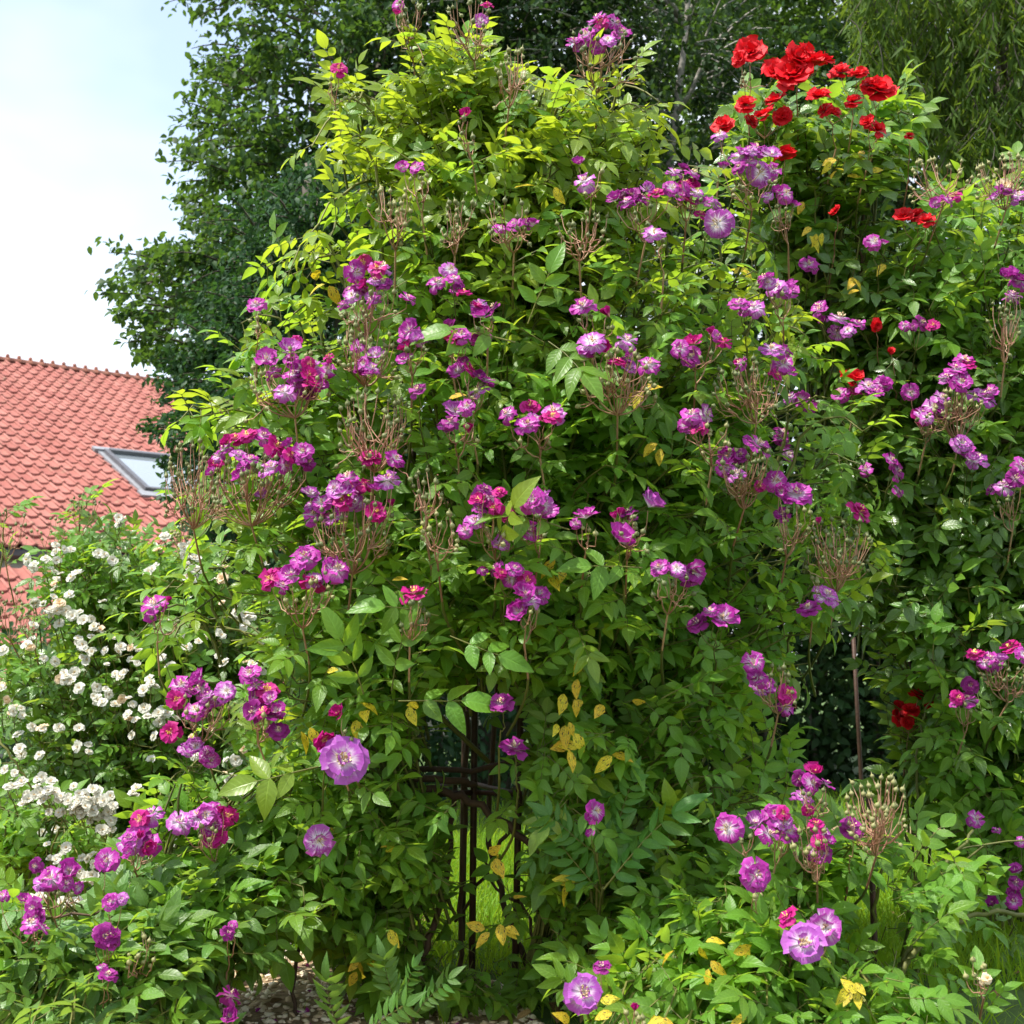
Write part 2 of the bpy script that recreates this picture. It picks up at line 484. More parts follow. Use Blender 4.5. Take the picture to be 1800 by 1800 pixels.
WLEAF = [leaflet(1, .17, .2, .3, rows=(0, .3, .65, 1), prof=(.2, 1, .8, 0))]
BLADE = [leaflet(1, .045, .1, .25 + .25 * i, rows=(0, .35, .7, 1), prof=(1, .95, .7, 0)) for i in range(3)]
SINGLE = [leaflet(1, .5, .3, .35, .15, .1), leaflet(1, .56, .2, .2, -.2, .1)]

def flower(seed, rows, cup, stam=12, wid=1.0, ruffle=0.10, jitter=0.25):
    """rows: (petal count, length, elevation); every petal grows from the shared heart vertex"""
    r = random.Random(seed)
    V = [(0, 0, 0)]; U = [(0, 0, 0)]; I = [0.0]; T = []; MI = []
    SS = (.10, .36, .64, .86, 1.0); WW = (.14, .46, .90, 1.0, .62)
    for (n, ln, el) in rows:
        ph0 = r.uniform(0, 6.28)
        for k in range(n):
            ph = ph0 + 6.283 * k / n + r.uniform(-.5, .5) * jitter
            l = ln * r.uniform(.82, 1.08); e = el + r.uniform(-.25, .25); curl = cup + r.uniform(-.35, .35)
            hw = wid * l * math.sin(math.pi / n) * r.uniform(.80, 1.02) if n > 4 else wid * l * .5
            hw = min(hw, l * .46)
            b = len(V); rr = 0.0; zz = 0.0; prev = 0.0
            tn = r.uniform(-.15, .15); ru = r.uniform(-1, 1) * ruffle; notch = r.uniform(-.5, 2.2)
            for i, (s, wv) in enumerate(zip(SS, WW)):
                a = e - curl * s * s
                rr += (s - prev) * l * math.cos(a); zz += (s - prev) * l * math.sin(a); prev = s
                for q, tq in enumerate((-1, 0, 1)):
                    h = wv * hw * tq
                    lift = (abs(tq) * .22 * hw * wv) * (1 if e > -.2 else .3) + ru * hw * tq * s + ruffle * .6 * hw * s * math.sin(3 * i + 2.1 * q + k)
                    rad = rr - (0.13 * l if (abs(tq) and i == 4) else 0) - (0.05 * l * notch if (tq == 0 and i == 4) else 0)
                    x = rad * math.cos(ph) - h * math.sin(ph); y = rad * math.sin(ph) + h * math.cos(ph)
                    V.append((x, y, zz + lift)); U.append((tq, s, 0)); I.append(tn + k * .13)
            T += [(0, b, b + 1), (0, b + 1, b + 2)]; MI += [0, 0]
            for i in range(len(SS) - 1):
                a = b + i * 3
                T += [(a, a + 3, a + 4), (a, a + 4, a + 1), (a + 1, a + 4, a + 5), (a + 1, a + 5, a + 2)]; MI += [0] * 4
    for k in range(stam):
        ph = r.uniform(0, 6.28); t = r.uniform(.15, .95); l = r.uniform(.14, .26)
        d = np.array([math.cos(ph) * t, math.sin(ph) * t, 1.0]); d = d / np.linalg.norm(d) * l
        sd = np.array([-math.sin(ph), math.cos(ph), 0]); rd = np.array([math.cos(ph), math.sin(ph), 0]); q = d * .82
        b = len(V)
        for v in (q + sd * .012, q - sd * .012, q + sd * .034, q - sd * .034, d + np.array([0, 0, .03]), q + rd * .03):
            V.append(tuple(v)); U.append((0, 0, 0)); I.append(k * .1)
        T += [(0, b, b + 1), (b, b + 2, b + 4), (b + 1, b + 4, b + 3), (b, b + 4, b + 1), (b + 2, b + 5, b + 4), (b + 5, b + 3, b + 4)]; MI += [1] * 6
    return Tpl(V, T, U, I, MI)
FL = [flower(1, [(7, .50, .15), (6, .40, .55)], .45), flower(2, [(6, .50, .05), (7, .40, .45), (4, .26, .9)], .35),
      flower(3, [(7, .50, .45), (6, .42, .85)], .2), flower(4, [(8, .50, -.05), (7, .40, .3)], .5, 14),
      flower(5, [(6, .50, .6), (5, .42, 1.0)], -.1, 10), flower(6, [(5, .5, .1), (5, .44, .4), (5, .3, .8)], .6, 12),
      flower(7, [(5, .50, -.15), (4, .42, .5), (3, .3, 1.0)], .7, 12, .9, .2), flower(8, [(6, .48, .8), (6, .40, 1.05)], .05, 10, 1, .16), flower(9, [(4, .50, -.3), (5, .44, .3), (5, .34, .7)], .5, 14, .95, .2), flower(10, [(7, .5, .3), (5, .36, .7), (5, .26, 1.0)], .75, 8, 1.0, .18)]
FR = [flower(11 + i, [(6, .50, .15 + .1 * i), (6, .46, .55), (6, .38, .9), (5, .28, 1.2)], .45, 0, 1.3, .22) for i in range(3)]
FW = [flower(21 + i, [(6, .50, .1 + .2 * i), (6, .42, .6), (4, .3, 1.0)], .4, 6, 1.15, .2) for i in range(3)]
FB = [flower(31 + i, [(5, .55, 1.25), (4, .5, 1.4)], -.25, 0, 1.0, .05) for i in range(2)]
def hipt():
    V, T = [], []
    pr = ((0, .16), (.25, .42), (.55, .5), (.85, .30), (.95, .12), (1.5, .03))
    for z, rr in pr:
        for k in range(5):
            V.append((rr * math.cos(k * 1.2566), rr * math.sin(k * 1.2566), z))
    for i in range(len(pr) - 1):
        for k in range(5):
            a = i * 5 + k; b = i * 5 + (k + 1) % 5
            T += [(a, b, b + 5), (a, b + 5, a + 5)]
    return Tpl(V, T, None, 0, 1)
HIP = hipt()

FMESH = {}
def fmesh(kind, var, lib, libname):
    k = (kind, var, libname)
    if k not in FMESH:
        FMESH[k] = mesh('flower', lib[var], [PET[kind], MT['stamen' if kind in 'mwpr' else 'palestamen']])
    return FMESH[k]
LMESH = {}
def lmesh(lib, i, mats):
    k = (id(lib), i, mats[0].name)
    if k not in LMESH:
        LMESH[k] = mesh('leaf', lib[i], mats)
    return LMESH[k]

# ------------------------------------------------------------------ plants
NFL = 0
PLANTS = []; BLOOM = {}
# clear gaps between the plants, where the lawn, the rods and the shade show
GAPS = [[(775, 1370), (960, 1380), (950, 1500), (940, 1700), (870, 1735), (735, 1700), (705, 1600), (780, 1530)],
        [(1450, 1540), (1590, 1500), (1605, 1690), (1520, 1730), (1480, 1680)],
        [(1395, 1150), (1470, 1115), (1540, 1140), (1565, 1340), (1520, 1385), (1410, 1345)],
        [(450, 1680), (560, 1680), (620, 1760), (460, 1770)], [(730, 1230), (815, 1185), (930, 1195), (950, 1290), (900, 1380), (720, 1385)]]
class Plant:
    def __init__(s, name, label, cat, base, mat, lib, front, axis, Lr=(.2, .3), canem=None):
        s.t = thing(name, label, cat, base); s.base = np.array(base, float)
        s.mat = mat; s.lib = lib; s.front = front; s.axis = axis; s.Lr = Lr
        s.leaves = []       # (lib, variant, M, material key)
        s.tw = []           # twig tubes
        s.canem = canem or MT['cane']; s.keep = set(); s.outline = None; s.margin = 22; s.mid = (900, 900)
    def leaf(s, p, T, k, L=None, up=0.9, cam=0.4, mat=None, lib=None):
        lib = lib or s.lib
        A = nrm(np.cross(T, rvec()))
        B = np.cross(nrm(T), A)
        th = k * 2.4 + R.uniform(-.4, .4)
        d = (A * math.cos(th) + B * math.sin(th)) * .95 + nrm(T) * .45 + np.array([0, -0.12, .10])
        n0 = np.array([0, -cam, up]) + rvec(.32)
        L = L or R.uniform(*s.Lr)
        s.leaves.append((lib, R.randrange(len(lib)), frame(d, n0, p, L), mat or s.mat))
    def shoot(s, tip, n, start=None, frac=(.25, 1.0), r=(.0055, .0022), L=None, mat=None, lift=.55, arch=None, gap=False):
        tip = np.asarray(tip, float)
        if start is None:
            ax = s.axis(tip)
            q = R.uniform(.15, .6)
            start = ax + (tip - ax) * q
            start[2] = max(.08, tip[2] - R.uniform(.35, .8))
        start = np.asarray(start, float)
        ctrl = start + np.array([(tip[0] - start[0]) * .35, (tip[1] - start[1]) * .35, (tip[2] - start[2]) * lift + .22]) if arch is None else arch
        path = bez(start, ctrl, tip, 8) + N.normal(0, .006, (8, 3))
        hit = 0
        if gap:
            for q in path:
                px, py = proj(q); hit += any(inpoly(px, py, h) for h in GAPS)
        if hit < 2: s.tw.append(tube(path, r[0], r[1], 4, R.random(), 0, False))
        k0 = R.random() * 10
        for i in range(n):
            t = frac[0] + (frac[1] - frac[0]) * (i + R.uniform(-.3, .3)) / max(1, n - 1)
            t = min(max(t, 0), 1) * 7
            j = min(6, int(t)); p = path[j] + (path[j + 1] - path[j]) * (t - j)
            s.leaf(p, path[j + 1] - path[j], i + k0, L and L * R.uniform(.85, 1.1), mat=mat)
        return path
    def fill(s, poly, n, nl, holes=(), deep=.8, near=.55, mat=None, Lr=None, matf=None):
        for _ in range(n):
            x, y = pick(poly, holes)
            Yf = s.front(x, y)
            Y = Yf + abs(R.gauss(0, .16)) if R.random() < near else Yf + R.uniform(.15, deep)
            s.shoot(P(x, y, Y), R.randint(*nl), gap=True, L=Lr and R.uniform(*Lr), mat=matf(x, y) if matf else mat)
    def prune(s):
        out_ = []; low = s.outline is not None
        for lf in s.leaves:
            M = lf[2]; p = M[:3, 3] + M[:3, 0] * .5
            px, py = proj(p)
            if lf[3] == 'yellow' or id(M) in s.keep: out_.append(lf); continue
            if R.random() < .93 and any(inpoly(px, py, h) for h in GAPS): continue
            if s.outline is not None:
                dx, dy = s.mid[0] - px, s.mid[1] - py; q = (s.margin + R.uniform(-26, 12)) / (math.hypot(dx, dy) + 1)
                if not inpoly(px + dx * q, py + dy * q, s.outline) and not (620 < px < 1020 and 1350 < py < 1760): continue
            k = (int(px // 60), int(py // 60)); hit = False
            for i in (-1, 0, 1):
                for j in (-1, 0, 1):
                    for (fx, fy, fr, fY) in BLOOM.get((k[0] + i, k[1] + j), ()):
                        if p[1] < fY + .02:
                            for tt in (.25, .5, .8):
                                qx, qy = proj(M[:3, 3] + M[:3, 0] * tt)
                                if (qx - fx) ** 2 + (qy - fy) ** 2 < (fr * 1.15 + 8) ** 2: hit = True
            if not hit: out_.append(lf)
        s.leaves = out_
    def yellow(s, x, y, Y, lo, hi):
        for k in range(R.choice((1, 1, 2, 3))):
            d = np.array([R.uniform(-1, 1), R.uniform(-.6, .1), R.uniform(-1, .3)])
            s.leaves.append((SINGLE, R.randrange(2), frame(d, np.array([0, -.7, .6]) + rvec(.4), P(x + R.gauss(0, 9) * (k > 0), y + R.gauss(0, 9) * (k > 0), Y + .03 * k), R.uniform(lo, hi)), 'yellow'))
    def finish(s, limit=300, cell=34, foliage='foliage'):
        PLANTS.append((s, limit, cell, foliage))
    def finish_now(s, limit=300, cell=34, foliage='foliage'):
        s.prune()
        # the leaves that show largest become parts of their own
        order = sorted(range(len(s.leaves)), key=lambda i: np.linalg.norm(s.leaves[i][2][:3, 3] + s.leaves[i][2][:3, 0] * .6 - np.array([0, 0, CAMZ])))
        seen = {}; own = []
        for i in order:
            lib, v, M, mk = s.leaves[i]
            px, py = proj(M[:3, 3] + M[:3, 0] * .6)
            if mk == 'yellow': continue
            if not (0 < px < 1800 and 0 < py < 1800): continue
            c = (int(px // cell), int(py // cell))
            if seen.get(c, 0) >= 1: continue
            seen[c] = 1
            own.append(i)
        R.shuffle(own)
        own = set(own[:limit])
        bt = {}
        for i, (lib, v, M, mk) in enumerate(s.leaves):
            if i in own:
                put('leaf', lmesh(lib, v, [MT[mk], s.canem]), s.t, M)
            elif mk == 'yellow':
                put('yellow_leaf', lmesh(lib, v, [MT[mk], s.canem]), s.t, M, label='yellowed leaf with black spots')
            else:
                bt.setdefault(mk, Batch()).add(lib[v], M)
        for mk, b in bt.items():
            put(foliage, mesh(foliage, b.tpl(s.base), [MT[mk], s.canem]), s.t, trs(*s.base), True)
        if s.tw:
            t = join(s.tw); t.V = t.V - s.base
            put('twigs', mesh('twigs', t, [s.canem]), s.t, trs(*s.base), True)
    def cane(s, pts, r0, r1, mat='oldcane', name='cane'):
        path = smooth_path([P(*p) for p in pts])
        path[1:-1] += N.normal(0, .004, (len(path) - 2, 3))
        t = tube(path, r0, r1, 7, 0)
        o = path[0].copy(); t.V = t.V - o
        put(name, mesh(name, t, [MT[mat]]), s.t, trs(*o))
    def truss(s, flowers, spent=0, box=None, base=None, lib=None, libname='fl', dy=-.15, big=1.0, stalk='pedicel', facing=None, leaves=3, drop=75):
        """flowers: (px, py, diameter px, colour). spent: bare hips spread over box (cx, cy, w, h)."""
        lib = lib or FL
        if lib is FL and len(flowers) >= 3:
            more = []
            for _ in range(int(len(flowers) * (.85 if flowers[0][0] < 760 else .5))):
                a_f, b_f = R.sample(flowers, 2)
                t_ = R.uniform(.25, .75)
                more.append((a_f[0] + (b_f[0] - a_f[0]) * t_ + R.gauss(0, 7), a_f[1] + (b_f[1] - a_f[1]) * t_ + R.gauss(0, 7), R.uniform(28, 40), R.choice('vvvldm')))
            flowers = flowers + more
        global NFL
        NFL += len(flowers)
        tips = []
        for (x, y, d, c) in flowers:
            Y = s.front(x, y) + dy + R.uniform(-.05, .05)
            tips.append((P(x, y, Y), d, c))
        if box:
            cx, cy, bw, bh = box
            for _ in range(spent):
                a = R.uniform(-1, 1); h = math.sqrt(max(0, 1 - a * a))
                x = cx + a * bw / 2; y = cy - bh * .45 * h + R.uniform(0, 1) ** 1.3 * bh * .8 + (bh * .3 if R.random() < .15 else 0)
                tips.append((P(x, y, s.front(cx, cy) + dy + R.uniform(-.13, .13)), 0, None))
        pts = np.array([t[0] for t in tips])
        mid = pts.mean(0)
        if base is None:
            hpx = (box[3] if box else 40)
            px, py = proj(mid)
            b = P(px + R.uniform(-12, 12), (box[1] + hpx * .5 + 35) if box else py + drop, mid[1] + (.08 if box else .17))
        else:
            b = P(base[0], base[1], mid[1] + .06)
        order = sorted(range(len(tips)), key=lambda i: pts[i][0] + .5 * pts[i][1])
        ts = []
        G = max(1, round(len(tips) / 4.5))
        root = b + np.array([R.uniform(-.02, .02), .09, -.09])
        ts.append(tube([root, b], .0030, .0026, 5, R.random(), 0, False))
        for g in range(G):
            idx = order[g * len(order) // G:(g + 1) * len(order) // G]
            if not idx: continue
            gm = pts[idx].mean(0)
            node = b + (gm - b) * R.uniform(.40, .70) * np.array([1.15, 1.1, .9]) + np.array([0, 0, -.012])
            ts.append(tube(bez(b, b + (node - b) * .5 + np.array([(node - b)[0] * .25, 0, -.008]), node, 4), .0020, .0016, 4, R.random(), 0, False))
            for i in idx:
                p = pts[i]
                e = p - np.array([0, 0, .010])
                ctrl = node + (e - node) * .45 + np.array([(e - node)[0] * .42 + R.gauss(0, .006), (e - node)[1] * .42 + R.gauss(0, .006), -.014])
                path = bez(node, ctrl, e, 5) + N.normal(0, .0026, (5, 3))
                ts.append(tube(path, .0014, .0010, 4, R.random(), 0, False))
                if tips[i][2] is None:
                    ts.append(xf(HIP, zframe(nrm(path[-1] - path[-2]) + rvec(.15), e, .0135 * R.uniform(.8, 1.15))))
        t = join(ts); t.V = t.V - b
        tr = put('spent_truss' if not flowers else 'flower_truss', mesh('truss', t, [MT[stalk], MT['hip']]), s.t, trs(*b))
        for p, d, c in tips:
            if c is None: continue
            Yp = p[1]; sz = d * 1.12 * Yp / F * big
            fx, fy = proj(p); BLOOM.setdefault((int(fx // 60), int(fy // 60)), []).append((fx, fy, d * .5, Yp))
            out_ = np.array([(p[0] - mid[0]) * 3.5, -0.70, .66]) + rvec(.36)
            if facing is not None: out_ = np.array(facing) + rvec(.12)
            if c == 'b':
                put('bud', fmesh('m', R.randrange(2), FB, 'b'), tr, zframe(np.array([0, -.25, 1]) + rvec(.2), p - np.array([0, 0, sz * .5]), sz * 1.1))
            else:
                put('flower', fmesh(c, R.randrange(len(lib)), lib, libname), tr, zframe(out_, p, sz))
        for k in range(leaves):
            s.leaf(root + (b - root) * R.uniform(0, .9), b - root, k + R.random(), L=R.uniform(*s.Lr) * .9)
        s.tw.append(tube(bez(root, root + np.array([0, .06, -.06]), root + np.array([R.uniform(-.08, .08), .30, -.16]), 6)[::-1], .0040, .0036, 4, R.random(), 0, False))
        return tr

# ---- main climbing rose ------------------------------------------------
def frontA(x, y):
    q = ((x - 880) / 680) ** 2 + ((y - 980) / 1080) ** 2
    return 4.25 - .80 * math.sqrt(max(.04, 1 - q))
def axisA(p):
    a = P(875, 1400, 4.25); return np.array([a[0], a[1], p[2]])
polyA = [(720, 80), (850, 80), (950, 150), (1060, 140), (1115, 200), (1150, 285), (1235, 340), (1300, 410), (1330, 490), (1400, 600), (1440, 700), (1470, 800), (1500, 900), (1500, 1000), (1470, 1100), (1440, 1180), (1400, 1230), (1400, 1300), (1420, 1380), (1390, 1480), (1350, 1560), (1300, 1660), (1000, 1720), (960, 1500), (930, 1350), (700, 1350), (690, 1500), (620, 1700), (470, 1700), (420, 1600), (430, 1500), (350, 1420), (310, 1300), (310, 1180), (290, 1090), (330, 1050), (420, 1020), (370, 900), (340, 830), (350, 760), (450, 700), (470, 580), (530, 500), (620, 440), (655, 340), (605, 270), (620, 195), (680, 145)]
holesA = [[(590, 290), (700, 300), (690, 440), (560, 450)], [(620, 640), (760, 640), (760, 790), (620, 790)],
          [(720, 1360), (960, 1340), (960, 1740), (700, 1740)], [(760, 1200), (960, 1180), (960, 1400), (720, 1400)]]
A = Plant('climbing_rose', 'tall rambler rose full of violet flowers growing over a rusty iron frame', 'rose bush',
          (P(875, 1720, 4.25)[0], 4.25, 0), 'leaf', LEAF, frontA, axisA, (.108, .170))
A.outline = [(x, y) for x, y in []] or None
def matA(x, y):
    k = 1 - (y - 160) / 560.0
    return 'young' if R.random() < max(.10, min(.9, k * 1.25)) else 'leaf'
A.outline = polyA; A.margin = 14; A.mid = (880, 900)
A.fill(polyA, 680, (8, 11), holesA, deep=.95, matf=matA)
A.fill([(600, 170), (700, 90), (860, 90), (1100, 150), (1170, 220), (1150, 420), (650, 430)], 120, (8, 10), deep=.7, matf=matA)
A.fill([(420, 1450), (690, 1450), (690, 1700), (420, 1640)], 40, (6, 9))
A.fill([(650, 1390), (1010, 1390), (1010, 1750), (640, 1750)], 42, (6, 9), deep=.6)
for (sx, sy, tx, ty, n) in [(660, 330, 500, 490, 9), (640, 620, 500, 565, 6), (560, 860, 335, 735, 8), (560, 860, 460, 720, 7), (640, 250, 575, 170, 6),
                            (780, 220, 700, 100, 6), (820, 220, 800, 95, 6), (660, 200, 590, 250, 5), (1050, 250, 1160, 180, 5), (1060, 300, 1130, 200, 5),
                            (650, 200, 555, 262, 5), (960, 260, 1040, 180, 6), (560, 980, 380, 900, 7), (520, 1150, 300, 1090, 7), (1380, 1180, 1470, 1060, 6), (620, 480, 570, 440, 5)]:
    Y = frontA(tx, ty)
    n0_ = len(A.leaves)
    A.shoot(P(tx, ty, Y), n, start=P(sx, sy, Y + .25), frac=(.1, 1), mat='young', lift=.5)
    A.keep.update(id(l[2]) for l in A.leaves[n0_:])
for i in range(len(polyA)):
    (xa, ya), (xb, yb) = polyA[i], polyA[(i + 1) % len(polyA)]
    for _ in range(max(1, int(math.hypot(xb - xa, yb - ya) / 45))):
        t = R.random(); x = xa + (xb - xa) * t; y = ya + (yb - ya) * t
        if y > 1150 or y < 170 or R.random() < .25: continue
        ox, oy = nrm([x - 880, (y - 900) * .8])
        L_ = R.uniform(12, 52); tx, ty = x + ox * L_, y + oy * L_ - R.uniform(0, 30)
        Y = frontA(x, y) + R.uniform(-.05, .3)
        n0_ = len(A.leaves)
        A.shoot(P(tx, ty, Y), R.randint(4, 7), start=P(x - ox * 90, y - oy * 90 + 60, Y + .12), frac=(.2, 1), mat=matA(tx, ty), lift=.6)
        A.keep.update(id(l[2]) for l in A.leaves[n0_:])
A.fill([(560, 1745), (980, 1750), (980, 1850), (540, 1850)], 60, (5, 8), deep=.3)
# the big leaf sprays that stand out against the rest
for (x, y, dx, dz, L, mk) in [(905, 600, -.7, .1, .36, 'leaf'), (965, 600, .25, -.3, .34, 'leaf'), (930, 570, .3, .8, .30, 'leaf'), (690, 1215, .1, .7, .36, 'leaf'), (700, 1235, .9, .1, .36, 'leaf'), (560, 1350, -.9, -.1, .34, 'young'),
                              (640, 1220, -.2, .6, .34, 'leaf'), (770, 1080, -.6, .1, .30, 'leaf'), (790, 1120, .7, -.2, .30, 'leaf'), (1000, 930, -.7, .2, .32, 'leaf'), (870, 965, .1, .3, .32, 'young'), (1130, 1000, -.8, .1, .3, 'leaf')]:
    p = P(x, y, frontA(x, y) - .12)
    A.leaves.append((LEAF, R.randrange(len(LEAF)), frame(np.array([dx, -.35, dz]), np.array([.0, -.8, .6]) + rvec(.15), p, L * .66), mk))
    A.keep.add(id(A.leaves[-1][2]))
# yellowed leaves
for (x, y) in [(1010, 1290), (1075, 1330), (1000, 1270), (1015, 1195), (735, 1240), (670, 1490), (640, 1250), (870, 1510), (860, 1500), (905, 1580), (890, 1630), (1010, 1550), (1000, 1555), (1100, 1640), (1110, 1650), (1165, 1665), (1150, 1710), (1170, 1725), (685, 1635),
               (1060, 1240), (1120, 1240), (975, 985), (990, 1000), (965, 1010), (1010, 1230), (1000, 1320), (630, 1690), (635, 1710), (860, 1640), (560, 1450), (1040, 1160), (1255, 1620), (545, 1280), (830, 585), (975, 330), (905, 330), (1155, 780), (570, 500), (690, 1020), (790, 700), (1270, 1690), (1290, 1670), (1130, 690), (575, 1180)]:
    A.yellow(x, y, frontA(x, y) - (.03 if y < 1400 else -.02), .036, .062)

